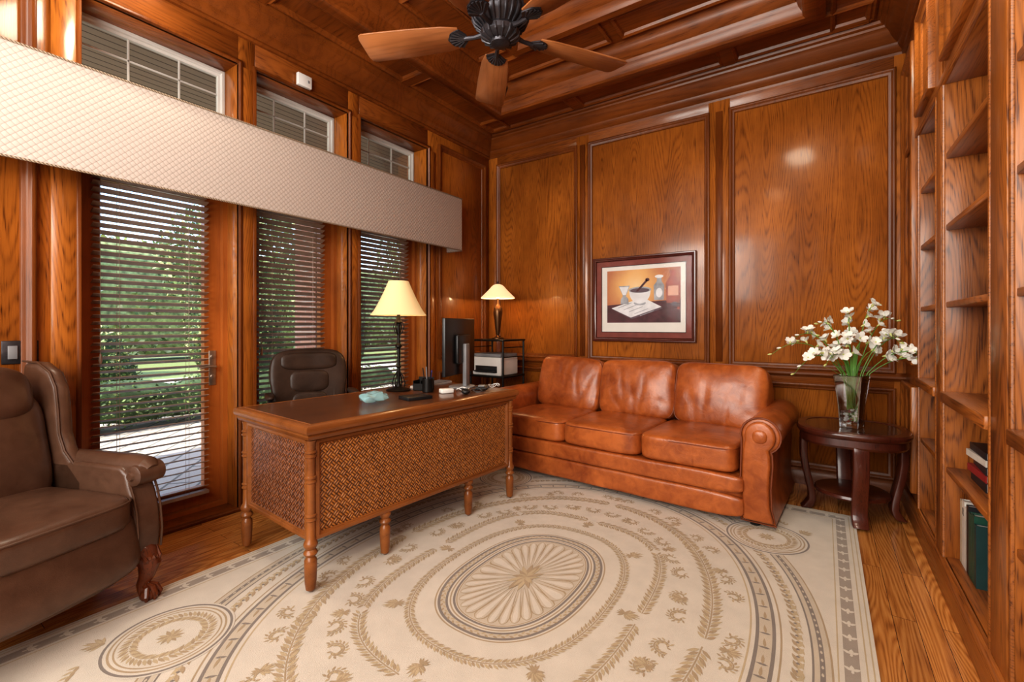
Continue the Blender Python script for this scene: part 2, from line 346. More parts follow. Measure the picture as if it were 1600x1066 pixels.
# ceiling
prof=[(0,0),(.48,0),(.48,.04),(.495,.06),(.52,.075),(.60,.075),(.615,.06),(.62,.03),(.64,.0),(.65,-.03),(.69,-.06),(.71,-.10),(.72,-.12),(.745,-.14),(1.12,-.14),(1.12,-.10),(1.14,-.085),(1.20,-.085),(1.215,-.11),(1.22,-.15),(1.26,-.18),(1.28,-.22),(1.30,-.24)]
m=MB(); m.frame((0,0,ZC),(1,0,0),(0,1,0),(0,0,-1),XL,XR,YF,YB,prof,0,0)
sm=[(0,0),(0,.02),(.012,.028),(.03,.018),(.038,.0)]
xs=[XL+.17,-2.05,-.66,XR-.17]
for i in range(3):
    m.frame((0,0,ZC),(1,0,0),(0,1,0),(0,0,-1),xs[i]+.04,xs[i+1]-.04,3.945,4.215,sm)
ys=[-1.1,.3,1.6,2.9,4.23]
for i in range(4):
    m.frame((0,0,ZC),(1,0,0),(0,1,0),(0,0,-1),XL+.185,XL+.455,ys[i]+.04,ys[i+1]-.04,sm)
    m.frame((0,0,ZC),(1,0,0),(0,1,0),(0,0,-1),XR-.455,XR-.185,ys[i]+.04,ys[i+1]-.04,sm)
for x in (-2.05,-.66): m.box(x-.045,x+.045,3.92,4.23,ZC-.022,ZC+.01)
for y in ys[1:4]:
    m.box(XL+.16,XL+.48,y-.045,y+.045,ZC-.022,ZC+.01); m.box(XR-.48,XR-.16,y-.045,y+.045,ZC-.022,ZC+.01)
zt=ZC+.14
for a,b in [(-2.5,-1.45),(-1.37,-.35)]: m.frame((0,0,zt),(1,0,0),(0,1,0),(0,0,-1),a,b,3.31,3.60,sm)
for a,b in [(-.4,.9),(1.0,2.2),(2.28,3.2)]:
    m.frame((0,0,zt),(1,0,0),(0,1,0),(0,0,-1),-2.55,-2.24,a,b,sm); m.frame((0,0,zt),(1,0,0),(0,1,0),(0,0,-1),-.60,-.30,a,b,sm)
m.box(XL-.3,1.0,YF-.1,YB+.15,3.78,3.9)
st('ceiling',m,CEILM,label='coffered oak tray ceiling',recalc=False)
# ------------------------------------------------------------------ door & windows
def sash(name,a,b,door,n):
    e=empty(name,(0,0,0)); e['kind']='structure'
    x0,x1=XO+.05,XO+.10
    z1=2.28
    m=MB(); m.frame((x0,0,0),(0,1,0),(0,0,1),(1,0,0),a,b,0.0185,z1,[(0,0),(0,.09),(.030,.09),(.030,.0)] ,0)
    w=.10
    m.box(x0,x1,a+.031,a+.03+w,.05,z1-.031); m.box(x0,x1,b-.03-w,b-.031,.05,z1-.031); m.box(x0+.002,x1-.002,a+.03+w,b-.03-w,.05,.17); m.box(x0+.002,x1-.002,a+.03+w,b-.03-w,z1-.14,z1-.031)
    make('door_leaf' if door else 'window_frame',m,DOORW,parent=e)
    m=MB(); m.box(x0+.022,x0+.028,a+.12,b-.12,.16,z1-.13); make('glass_pane',m,GLASS,parent=e,smooth=False)
    if door:
        m=MB(); y=b-.082
        m.box(x1,x1+.008,y-.022,y+.022,.86,1.10)
        m.tube([(x1,y,.99),(x1+.055,y,.99)],.011); m.tube([(x1+.055,y,.99),(x1+.057,y-.05,.995),(x1+.055,y-.10,.985)],[.011,.009,.008])
        m.tube([(x1,y,.92),(x1+.02,y,.92)],.016); m.tube([(x1,y,1.06),(x1+.02,y,1.06)],.016)
        make('door_handle',m,BRASS,parent=e,label='aged nickel lever handle',bevel=.002)
    return e
sash('door_1',OP[0][0],OP[0][1],True,1); sash('window_1',OP[1][0],OP[1][1],False,2); sash('window_2',OP[2][0],OP[2][1],False,3)
def transom(name,a,b):
    e=empty(name,(0,0,0)); e['kind']='structure'; x0=XO+.06
    m=MB(); m.frame((x0,0,0),(0,1,0),(0,0,1),(1,0,0),a,b,2.42,3.08,[(0,0),(0,.045),(.02,.045),(.024,.03),(.04,.028),(.04,0)],0)
    for k in (1,2): y=a+(b-a)*k/3; m.box(x0+.008,x0+.018,y-.006,y+.006,2.45,3.05)
    m.box(x0+.008,x0+.018,a+.035,b-.035,2.905,2.917)
    make('window_frame',m,VINYL,parent=e,bevel=.002)
    m=MB(); m.box(x0+.010,x0+.014,a+.035,b-.035,2.45,3.05); make('glass_pane',m,GLASS,parent=e,smooth=False)
for i,(a,b) in enumerate(OP): transom('window_%d'%(i+3),a,b)
# blinds
for i,(a,b) in enumerate(OP):
    y0,y1=a+.085,b-.125
    e=empty('window_blind',(XO+.135,(y0+y1)/2,2.25),0,'dark wooden venetian blind hanging behind the %s glass'%('door' if i==0 else 'tall window'),'window blind','dark wooden venetian blinds')
    w=(y1-y0)/2
    m=MB(); z=-.06; Mx=m.M
    while z>-2.09:
        m.M=Matrix.Translation((0,0,z))@RY(-20 if i==0 else -27); m.box(-.025,.025,-w,w,-.0018,.0018); z-=.041
    m.M=Mx; make('slats',m,BLIND,parent=e,smooth=False)
    m=MB(); m.box(-.03,.03,-w,w,-.03,.02); make('headrail',m,BLIND,parent=e)
    m=MB(); m.box(-.027,.027,-w,w,-2.115,-2.095); make('bottom_rail',m,BLIND,parent=e)
    m=MB()
    for y in (-w*.6,w*.6):
        for x in (-.026,.026): m.tube([(x,y,0),(x,y,-2.1)],.0012,4)
    m.tube([(.035,-w+.03,0),(.035,-w+.03,-1.15)],.0015,4); m.lathe([(.004,-1.2),(.010,-1.18),(.004,-1.14)],(.035,-w+.03,0),8)
    make('cord',m,BLIND,parent=e)
# valance
e=empty('window_valance',(-3.13,1.7,2.06),0,'cream quilted box valance with twisted cord edging above the windows','valance')
m=MB(); y0,y1=-1.96,1.96
m.box(-.02,0,y0,y1,0,.54); m.box(-.20,-.02,y0,y0+.02,0,.54); m.box(-.20,-.02,y1-.02,y1,0,.54); m.box(-.20,-.02,y0,y1,.52,.54)
make('valance_board',m,QUILT,parent=e,bevel=.004)
m=MB()
for z in (0.0,.54): m.tube([(-.2,y0,z),(.002,y0,z),(.004,y0+.01,z),(.004,y1-.01,z),(.002,y1,z),(-.2,y1,z)],.0055,8)
make('cord_trim',m,CORD,parent=e)
# sensor + switch
m=MB(); m.box(0,.03,-.055,.055,-.045,.045); m.box(.03,.034,.02,.035,-.01,.01,1); make('motion_sensor',m,[WHITEP,GREYP],loc=(XL+.02,2.0,3.15),label='small white alarm sensor box on the wall above the transom',category='sensor',bevel=.008)
e=empty('light_switch',(XL,.505,1.14),0,'dark bronze double switch plate with white rockers','light switch')
m=MB(); m.box(0,.008,-.065,.065,-.058,.058); make('switch_plate',m,BRONZE,parent=e,bevel=.003)
for y in (-.027,.027):
    m=MB(); m.box(.008,.014,y-.017,y+.017,-.033,.033); make('rocker',m,WHITEP if y>0 else GREYP,parent=e,bevel=.002)
# ------------------------------------------------------------------ bookcase (right)
XB=.86
shz=[.14,.58,.95,1.39,1.77,2.12]
e=empty('bookcase',(XR,0,0),0,'built-in oak bookcase with open shelves and flat stiles','bookcase')
D=XB-XR
bays=[(3.24,3.78),(2.30,3.06),(1.22,2.06)]
m=MB(); m.box(D-.02,D,.9,YB-.02,.0,3.27); make('back_panel',m,SHELFM,parent=e)
m=MB()
for a,b in [(3.78,YB-.022),(3.06,3.24),(2.06,2.30),(.9,1.22)]: m.box(0,D-.02,a,b,0,3.27)
for a,b in [(3.06,3.24),(2.06,2.30)]: m.box(-.010,0,a+.035,b-.035,.13,3.2)
m.frame((0,0,0),(0,1,0),(0,0,1),(-1,0,0),3.86,4.33,.2,.88,mould,0); m.frame((0,0,0),(0,1,0),(0,0,1),(-1,0,0),3.86,4.33,1.02,3.1,mould,0)
make('stiles',m,SHELFM,parent=e,bevel=.003)
m=MB()
for a,b in bays: m.box(0,D-.02,a,b,2.46,3.27); m.frame((0,0,0),(0,1,0),(0,0,1),(-1,0,0),a+.06,b-.06,2.55,3.15,mould,0); m.frame((0,0,0),(0,1,0),(0,0,1),(-1,0,0),a-.015,b+.015,.12,2.475,[(0,0),(0,.010),(.015,.010),(.015,0)],0)
m.box(-.012,0,.9,YB-.03,2.47,2.51); make('top_panel',m,SHELFY,parent=e,bevel=.003)
m=MB(); m.box(-.03,D-.02,.9,YB-.06,0,.10); m.prism([(-.03,.10),(-.02,.125),(0,.13),(0,.1)],'Y',.9,YB-.06); make('plinth',m,SHELFY,parent=e,bevel=.004)
for a,b in bays:
    for z in shz:
        m=MB(); th=.05 if z==.95 else .028; pr=-.02 if z==.95 else .004
        m.box(pr,D-.02,a,b,z-th,z); 
        make('shelf',m,SHELFY,parent=e,bevel=.004)
# books
def book(x0,y,z,th,h,w,mat,flat=False,rot=0,label='',group='hardback books on the bottom bookcase shelf',txt=None):
    e=empty('book',(x0,y,z+.0005),R(rot),label,'book',group)
    m=MB()
    if not flat:
        m.box(0,.004,0,th,0,h); m.box(.004,w,0,.003,0,h); m.box(.004,w,th-.003,th,0,h); make('cover',m,mat,parent=e)
        m=MB(); m.box(.005,w-.005,.003,th-.003,.004,h-.004); make('pages',m,WHITEP,parent=e)
    else:
        m.box(0,.004,0,h,0,th); m.box(.004,w,0,h,0,.003); m.box(.004,w,0,h,th-.003,th); make('cover',m,mat,parent=e)
        m=MB(); m.box(.005,w-.005,.004,h-.004,.003,th-.003); make('pages',m,WHITEP,parent=e)
    if txt:
        c=bpy.data.curves.new('t','FONT'); c.body=txt; c.size=.05; c.extrude=.0004; c.align_x='CENTER'
        o=bpy.data.objects.new('t',c); me=bpy.data.meshes.new_from_object(o); bpy.data.objects.remove(o)
        me.materials.append(BLACK); q=bpy.data.objects.new('spine_lettering',me); COL.objects.link(q); q.parent=e
        q.location=(-.0006,th/2,h-.07); q.rotation_euler=(R(90),0,R(-90))
BK={'w':plain('book_white',(.7,.68,.62),.5),'g':plain('book_green',(.02,.09,.06),.4),'k':plain('book_black',(.02,.02,.025),.4),'r':plain('book_red',(.35,.03,.03),.4),'c':plain('book_cream',(.55,.48,.36),.5),'b':plain('book_dark_teal',(.02,.06,.06),.4)}
y=3.04
for th,h,k,t in [(.035,.30,'c',None),(.045,.31,'w','R'),(.03,.29,'w',None),(.035,.31,'k',None),(.05,.29,'g',None),(.04,.30,'g',None),(.03,.27,'b',None)]:
    y-=th+.003; book(XR+.05,y,.14,th,h,.22,BK[k],txt=t,label={'w':'white','c':'cream','k':'black','g':'dark green','b':'dark teal'}[k]+' hardback book standing on the bottom bookcase shelf')
z=.58
for th,k,r in [(.04,'k',0),(.03,'r',3),(.035,'k',-2),(.028,'w',4),(.03,'k',1)]:
    book(XR+.06,2.66,z,th,.23,.16,BK[k],flat=True,rot=r,label={'w':'white','k':'black','r':'red'}[k]+' book lying in a stack on the shelf',group='books stacked flat on the lower shelf'); z+=th+.0005
book(XR+.06,3.50,1.39,.03,.25,.18,BK['w'],label='white book standing alone on a high shelf',group='single books on the upper shelves')
book(XR+.06,3.46,1.39,.03,.24,.18,BK['k'],label='black book standing beside a white one',group='single books on the upper shelves')
# ------------------------------------------------------------------ rug
def rug():
    m=MB(); hx,hy=1.40,1.84; rnd=random.Random(5)
    m.box(-hx,hx,-hy,hy,0,.012,0)
    cnt=[0]
    def zz(z): cnt[0]+=1; return (z or .0128)+(cnt[0]%40)*1.2e-5
    def poly(pts,mi,z): m.add([(p[0],p[1],z) for p in pts],[tuple(range(len(pts)))],mi)
    def leaf(x,y,a,l,w,mi,z=None):
        a+=rnd.uniform(-.10,.10)
        c,s=math.cos(a),math.sin(a); P=[(0,0),(l*.3,w*.5),(l*.65,w*.42),(l,0),(l*.65,-w*.42),(l*.3,-w*.5)]
        pts=[(x+c*p-s*q,y+s*p+c*q) for p,q in P]
        if max(abs(p[0]) for p in pts)>hx or max(abs(p[1]) for p in pts)>hy: return
        poly(pts,mi,zz(z))
    def sup(t,a,b,n=2.0):
        c,s=math.cos(t),math.sin(t); return (a*math.copysign(abs(c)**(2/n),c),b*math.copysign(abs(s)**(2/n),s))
    def ring(f,w,mi,n=160,z=.0124,t0=0,t1=2*math.pi):
        full=abs(t1-t0-2*math.pi)<1e-6; P=[Vector(f(t0+(t1-t0)*i/n)) for i in range(n if full else n+1)]; k=len(P)
        vs=[];fs=[]
        for i in range(k):
            t=(P[(i+1)%k]-P[i-1]) if full else (P[min(i+1,k-1)]-P[max(i-1,0)])
            t.normalize(); nn=Vector((-t.y,t.x))
            for s in (-w/2,w/2): q=P[i]+nn*s; vs.append((q.x,q.y,z))
        for i in range(k if full else k-1):
            j=(i+1)%k; fs.append((2*i,2*i+1,2*j+1,2*j))
        m.add(vs,fs,mi)
    def along(f,step,fn,skip=None,t0=0,t1=2*math.pi):
        N=1600; P=[Vector(f(t0+(t1-t0)*i/N)) for i in range(N+1)]; d=0;nx=0;k=0
        for i in range(N):
            L=(P[i+1]-P[i]).length
            if d>=nx:
                t=P[i+1]-P[i]; 
                if not(skip and skip(t0+(t1-t0)*i/N)): fn(P[i].x,P[i].y,math.atan2(t.y,t.x),k)
                k+=1; nx+=step
            d+=L
    def disc(x,y,a,b,mi,z,n=40,nn=2.0): poly([(x+sup(2*math.pi*i/n,a,b,nn)[0],y+sup(2*math.pi*i/n,a,b,nn)[1]) for i in range(n)],mi,z)
    E=2.15; H=math.pi/2
    ring(lambda t:sup(t,1.045,1.385,E),.054,4,240,.01225)
    for a,b,w,mi in [(1.015,1.355,.013,2),(1.075,1.415,.013,2),(1.10,1.44,.007,1),(.990,1.330,.007,3)]: ring(lambda t:sup(t,a,b,E),w,mi,240,.0125)
    along(lambda t:sup(t,1.045,1.385,E),.10,lambda x,y,a,k:[leaf(x-.02*math.cos(a+1.57),y-.02*math.sin(a+1.57),a+1.57,.045,.012,2),leaf(x,y,a,.06,.012,1)])
    def braid(f,step,l,w):
        def ch(x,y,a,k):
            leaf(x,y,a+.45,l,w,1); leaf(x,y,a-.45,l,w,3)
            leaf(x+l*math.cos(a),y+l*math.sin(a),a+math.pi+.45,l,w,3)
            leaf(x+.5*l*math.cos(a),y+.5*l*math.sin(a),a,.014,.014,2)
        along(f,step,ch)
    braid(lambda t:sup(t,1.155,1.51,E),.044,.048,.016)
    ring(lambda t:sup(t,1.232,1.612,E),.052,4,240,.01225)
    for a,b,w,mi in [(1.203,1.578,.007,2),(1.232,1.612,.017,2),(1.262,1.645,.007,1)]: ring(lambda t:sup(t,a,b,E),w,mi,240,.0125)
    along(lambda t:sup(t,1.232,1.612,E),.045,lambda x,y,a,k:leaf(x,y,a,.022,.009,4,.0129))
    def garland(f,t0,t1,l=.058,w=.0165,step=.022,st=.006,rev=False):
        ring(f,st,1,160,.0126,t0,t1)
        def lf(x,y,a,k):
            if rev: a+=math.pi
            for s in (-1,1): leaf(x+math.cos(a+s*1.57)*.004,y+math.sin(a+s*1.57)*.004,a+s*.75,l*(.8+.2*(k%2)),w,(1,3)[(k+(s>0))%2])
        along(f,step,lf,None,t0,t1)
    def wr(t): return sup(t,.84,1.13,2.1)
    for q in range(4): garland(wr,q*H+.02,q*H+H/2); garland(wr,q*H+H/2,q*H+H-.02,rev=True)
    def wr2(t):
        x,y=sup(t,.60,.83,2.2); k=1-.04*math.cos(4*t); return (x*k,y*k)
    for q in range(4): garland(wr2,q*H+.04,q*H+H/2-.04,.046,.013,.019,.005); garland(wr2,q*H+H/2+.04,q*H+H-.04,.046,.013,.019,.005,True)
    def wr3(t): return sup(t,.435,.615,2.4)
    garland(wr3,0,2*math.pi,.034,.011,.016,.005)
    def fan(cx,cy,A,l,w,n,sp,mi=(3,1),back=True):
        for j in range(-n,n+1): leaf(cx,cy,A+j*sp,l*(1-.09*abs(j)),w,mi[j%2])
        if back:
            for j in range(-2,3): leaf(cx,cy,A+math.pi+j*.4,l*.55,w*.8,1)
        leaf(cx-.010*math.cos(A),cy-.010*math.sin(A),A,.024,.018,1,.0136)
    def scroll(bx,by,A,s,r=.022,g=.016,u1=5.2):
        cx,cy=bx+.085*math.cos(A+s*H),by+.085*math.sin(A+s*H)
        garland(lambda u:(cx+(r*.6+g*u)*math.cos(A+s*u),cy+(r*.6+g*u)*math.sin(A+s*u)),0,u1,.024,.009,.013,.006)
    for q in range(16):
        A=q*math.pi/8+math.pi/16
        for s in (-1,1): scroll(.715*math.cos(A),.975*math.sin(A),A,s,.012,.009)
    for q in range(16):
        A=q*math.pi/8
        for s in (-1,1): scroll(.93*math.cos(A),1.24*math.sin(A),A+math.pi,s,.010,.007)
    for q in range(24):
        A=q*math.pi/12; fan((.715 if q%2 else .925)*math.cos(A),(.975 if q%2 else 1.235)*math.sin(A),A+(math.pi if q%3 else 0),.060,.012,4,.28)
    for ang in range(0,360,45):
        A=R(ang); fan(.515*math.cos(A),.72*math.sin(A),A,.070,.013,5,.24)
    # medallion
    EM=2.4; MA,MBb=.325,.480
    disc(0,0,MA*1.08,MBb*1.06,0,.01225,80,EM)
    f=lambda k:(lambda t:sup(t,MA-.33*(1-k),MBb-.33*(1-k),EM))
    ring(f(1.0),.013,2,200,.0125); ring(f(.90),.011,2,200,.0125); ring(f(1.05),.007,1,200,.0125); ring(f(.85),.007,1,200,.0125); ring(f(.95),.020,4,200,.0124)
    along(f(.95),.017,lambda x,y,a,k:leaf(x,y,a+.55*(-1)**k,.024,.010,1 if k%2 else 3,.0128))
    ring(f(.80),.011,2,200,.0125); ring(f(.765),.006,1,200,.0125)
    disc(0,0,MA-.33*.25,MBb-.33*.25,4,.01235,80,EM)
    NP=30; ai,bi=MA-.33*.265,MBb-.33*.265
    for i in range(NP):
        t=2*math.pi*(i+.5)/NP; e0=sup(t,.045,.10); e1=sup(t,ai,bi,EM); a=math.atan2(e1[1]-e0[1],e1[0]-e0[0]); l=math.hypot(e1[0]-e0[0],e1[1]-e0[1])
        e2=sup(t+math.pi/NP,ai,bi,EM); w=math.hypot(e2[0]-e1[0],e2[1]-e1[1])*.94*abs(math.sin(a-math.atan2(e2[1]-e1[1],e2[0]-e1[0])))
        c,s=math.cos(a),math.sin(a)
        for kk,(mi,z) in ((1.0,(1,.0126)),(.80,(4,.0131)),(.45,(0,.0136))):
            P=[(l*.03,0),(l*.84,w*kk),(l*.93,w*.85*kk),(l*(.965+.02*kk),w*.4*kk),(l*(.97+.03*kk),0),(l*(.965+.02*kk),-w*.4*kk),(l*.93,-w*.85*kk),(l*.84,-w*kk)]
            poly([(e0[0]+c*p-s*q,e0[1]+s*p+c*q) for p,q in P],mi,z+i*1.3e-5)
    for i in range(14):
        t=2*math.pi*i/14; l=.045+.085*abs(math.sin(t))**1.5; leaf(0,0,t,l,.026,3 if i%2 else 1,.0142)
    for s in (-1,1): leaf(0,s*.02,s*H,.12,.030,1,.0147); leaf(0,s*.01,s*H,.09,.016,3,.0150)
    # corner roundels
    for sx in (-1,1):
        for sy in (-1,1):
            cx,cy=sx*.95,sy*1.18
            disc(cx,cy,.225,.225,0,.0136); 
            g=lambda r:(lambda t:(cx+r*math.cos(t),cy+r*math.sin(t)))
            ring(g(.212),.010,2,60,.0138); ring(g(.192),.008,1,60,.0138); ring(g(.175),.006,1,60,.0138)
            along(g(.130),.016,lambda x,y,a,k:[leaf(x,y,a+s*.85,.042,.014,3 if k%2 else 1,.0139) for s in (-1,1)])
            for i in range(12): leaf(cx,cy,i*math.pi/6,.050,.016,3 if i%2 else 1,.0139)
            A=math.atan2(sy,sx)
            for s in (-1,1):
                for q in range(16):
                    t=A+s*(.45+.075*q); rr=.27+.011*q; px,py=cx+math.cos(t)*rr,cy+math.sin(t)*rr
                    if abs(px)<1.2 and abs(py)<1.62: leaf(px,py,t+s*1.2,.045,.013,1); leaf(px,py,t+s*.2,.035,.012,3)
            fan(cx+.24*math.cos(A),cy+.24*math.sin(A),A,.075,.015,4,.27,back=False)
    def rect(ix,iy,w,mi,z=.0126):
        for s in (-1,1):
            m.box(s*ix-w/2,s*ix+w/2,-iy,iy,z-.0005,z,mi); m.box(-ix,ix,s*iy-w/2,s*iy+w/2,z-.0006,z-.0001,mi)
    rect(1.365,1.805,.005,3); rect(1.385,1.825,.005,3); rect(1.278,1.718,.005,3)
    for s in (-1,1):
        m.box(s*1.320-.024,s*1.320+.024,-1.76,1.76,.0121,.0126,5); m.box(-1.296,1.296,s*1.760-.024,s*1.760+.024,.0121,.0126,5)
        for i in range(34):
            y=-1.72+i*3.44/33
            for d in (-.9,0,.9): leaf(s*1.320,y-.012,H+d,.034,.015,0,.0131)
            leaf(s*1.320,y-.028,H,.02,.01,0,.0131)
        for i in range(25):
            x=-1.25+i*2.5/24
            for d in (-.9,0,.9): leaf(x-.012,s*1.760,d,.034,.015,0,.0131)
    make('area_rug',m,[RUG0,RUG1,RUG2,RUG3,RUG4,RUG5],loc=(-1.235,1.93,.001),smooth=False,recalc=False,label='large cream wool rug with taupe oval bands and leaf wreath pattern',category='rug')
rug()
RZ0=.0162
# ------------------------------------------------------------------ desk
dk=empty('writing_desk',(-2.31,2.03,RZ0),R(-4),'rattan panelled wooden executive desk with bamboo-turned legs','desk')
HW,HD=.755,.355
m=MB()
m.frame((0,0,0),(1,0,0),(0,1,0),(0,0,1),-.425,.405,-.80,.80,[(.05,.715),(.02,.72),(.012,.735),(.015,.745),(.004,.75),(0,.758),(0,.775),(.004,.784),(.014,.79),(.028,.792),(.032,.789),(.04,.789),(.043,.792)],0,1)
m.frame((0,0,0),(1,0,0),(0,1,0),(0,0,1),-.425,.405,-.80,.80,[(.05,.715),(.4,.715)],0)
make('desktop',m,[DESKW,DESKTOP],parent=dk,label='polished dark wood desk top')
def post(x,y,full=True):
    m=MB(); K=.86
    f=[(.010,0),(.014,.004),(.026,.012),(.031,.05),(.034,.12),(.033,.15),(.022,.165),(.034,.175),(.038,.183),(.034,.191),(.025,.20),(.036,.215),(.038,.225),(.034,.235)]
    if full:
        f+=[(.024,.25)]
        for zz in (.34,.36,.52,.54,.64,.66): f+=[(.023,zz-.010),(.030,zz-.004),(.030,zz+.003),(.023,zz+.007)]
        f+=[(.024,.70),(.03,.715)]
    m.lathe([(r*K,z) for r,z in f],(x,y,0),18); return m
for x in (-HD,HD):
    for y in (-HW,HW): make('leg',post(x,y),DESKW,parent=dk)
    for y in (-.32,.34): make('leg',post(x-.02*(1 if x>0 else -1),y,False),DESKW,parent=dk)
def rp(name,P,U,V,N,u0,u1,v0,v1,mat):
    m=MB(); m.frame(P,U,V,N,u0,u1,v0,v1,[(0,-.02),(0,.012),(.004,.016),(.018,.016),(.022,.006),(.027,.008),(.030,.0)],0,1); make(name,m,[DESKW,mat],parent=dk)
rp('front_panel',(HD-.005,0,0),(0,1,0),(0,0,1),(1,0,0),-HW+.02,HW-.02,.235,.715,WICK)
rp('side_panel',(0,-HW+.005,0),(1,0,0),(0,0,1),(0,-1,0),-HD+.02,HD-.02,.235,.715,WICK_SHADED)
rp('side_panel',(0,HW-.005,0),(1,0,0),(0,0,1),(0,1,0),-HD+.02,HD-.02,.235,.715,WICK_SHADED)
m=MB(); 
for a,b in ((-HW+.012,-.32),(.34,HW-.012)): m.box(-HD+.01,HD-.03,a,b,.24,.712)
m.box(.1,HD-.03,-.32,.34,.24,.712); m.box(-HD+.01,.1,-.32,.34,.62,.712)
make('carcass',m,DESKW,parent=dk,bevel=.004)
for a,b in ((-HW+.04,-.34),(.36,HW-.04)):
    for z0,z1 in ((.26,.40),(.415,.555),(.57,.70)):
        m=MB(); m.box(-HD-.006,-HD+.01,a,b,z0,z1); d=make('drawer',m,DESKW,parent=dk,bevel=.004)
        m=MB(); m.tube([(-HD-.006,(a+b)/2,(z0+z1)/2),(-HD-.028,(a+b)/2,(z0+z1)/2)],[.007,.012]); make('knob',m,BRASS,parent=d)
# ------------------------------------------------------------------ sofa
sf=empty('sofa',(-1.385,3.75,RZ0),R(-3.4),'three-seat cognac leather sofa with rolled arms','sofa')
m=MB(); m.pillow((0,-.02,.18),(2.05,.98,.26),p=14,n=14); make('base',m,COGNAC,parent=sf,ang=60)
m=MB()
for z0,h,yy in ((.115,.15,-.515),(.255,.12,-.52)): m.pillow((0,yy+.03,z0),(2.0,.10,h),p=7,n=16,amp=.003,fr=4)
make('front_rail',m,COGNAC,parent=sf,ang=60)
for i in range(3):
    x=-.64+i*.64
    m=MB(); m.pillow((x,-.185,.405),(.642,.70,.185),p=9,n=26,amp=.004,fr=5,puff=.020,seed=i*7+1,wr=.002)
    o=make('seat_cushion',m,COGNAC,parent=sf,ang=80)
    m=MB(); pts=[]
    for k in range(60):
        t=2*math.pi*k/60; c,s_=math.cos(t),math.sin(t); pts.append((x+.318*math.copysign(abs(c)**.25,c),-.185+.346*math.copysign(abs(s_)**.25,s_),.468))
    m.tube(pts,.005,6,closed=True); make('piping',m,PIPE,parent=o)
    x=-.64+i*.67
    m=MB(); m.pillow((x,.215,.70),(.68,.25,.50),RX(-13)@RY([2,-1.5,1][i]),p=6.5,n=30,amp=.009,fr=5,puff=.030,seed=40+i*9,wr=.006)
    o=make('back_cushion',m,COGNAC,parent=sf,ang=80)
    m=MB(); pts=[]
    Mx=Matrix.Translation((x,.215,.70))@RX(-13)@RY([2,-1.5,1][i])
    for k in range(60):
        t=2*math.pi*k/60; c,s_=math.cos(t),math.sin(t); pts.append(tuple(Mx@Vector((.332*math.copysign(abs(c)**.31,c),-.088,.244*math.copysign(abs(s_)**.31,s_)))))
    m.tube(pts,.004,6,closed=True); make('piping',m,PIPE,parent=o)
m=MB(); m.pillow((0,.41,.50),(2.06,.20,.80),RX(-6),p=9,n=14,amp=.004); make('backrest',m,COGNAC,parent=sf,ang=60)
def armpoly(sg,gr=0):
    P=[(.0,.03),(-.005,.30),(-.0,.48)]
    cx,cz,r=.108,.572,.110-gr
    for k in range(0,17): a=R(195-k*15.8); P.append((cx+r*math.cos(a),cz+r*math.sin(a)))
    P+=[(.172,.46),(.175,.40),(.165,.25),(.17,.12),(.195,.03)]
    return [(sg*(.98+p),q) for p,q in P]
for sg in (-1,1):
    m=MB(); m.prism(armpoly(sg),'Y',-.47,.47); o=make('arm',m,COGNAC,parent=sf,bevel=.014,seg=3)
    m=MB(); P=armpoly(sg,.012); P=[(sg*(.98+.012+(abs(p)-.98)*.88),.045+(q-.03)*.965) for p,q in P]; m.prism(P,'Y',-.505,-.46); m.pillow((sg*1.088,-.50,.572),(.085,.035,.085),p=2.3,n=8)
    make('arm_front',m,COGNAC,parent=o,bevel=.016,seg=3)
    m=MB(); m.tube([(p,-.472,q) for p,q in armpoly(sg,-.002)],.006,6,closed=True); make('piping',m,PIPE,parent=o)
for x in (-1.05,1.05):
    for y in (-.42,.42):
        m=MB(); m.lathe([(.03,-.014 if y>0 else 0),(.035,.05)],(x,y,0),12); make('foot',m,BLACK,parent=sf)
# ------------------------------------------------------------------ end table
et=empty('end_table',(.150,3.83,.001),R(0),'rounded dark cherry end table with broad curved legs and lower shelf','side table')
m=MB(); m.lathe([(.270,.50),(.285,.50),(.294,.515),(.290,.555),(.302,.562),(.310,.575),(.310,.588),(.302,.60),(.258,.602),(.255,.596)],n=64,cap=False,se=2.8); make('table_rim',m,DARKCH,parent=et)
m=MB(); m.lathe([(.257,.592),(.257,.598)],n=64,se=2.8); make('glass_top',m,plain('dark_glass_inset',(.035,.02,.016),.12,coat=.3),parent=et)
m=MB(); m.lathe([(.19,.145),(.205,.15),(.21,.16),(.205,.175),(.19,.18)],n=48); make('lower_shelf',m,DARKCH,parent=et)
for k in range(4):
    a=R(-82+90*k)
    pr=[(.262,.54),(.270,.47),(.270,.38),(.258,.29),(.238,.20),(.224,.13),(.222,.08),(.236,.035),(.256,.0155)]
    m=MB(); L=[(r+.024+.012*(i>6),z) for i,(r,z) in enumerate(pr)]+[(r-.018,z) for r,z in pr[::-1]]
    m.M=Matrix.Rotation(a,4,'Z'); m.prism(L,'Y',-.042,.042); make('leg',m,DARKCH,parent=et,bevel=.006)
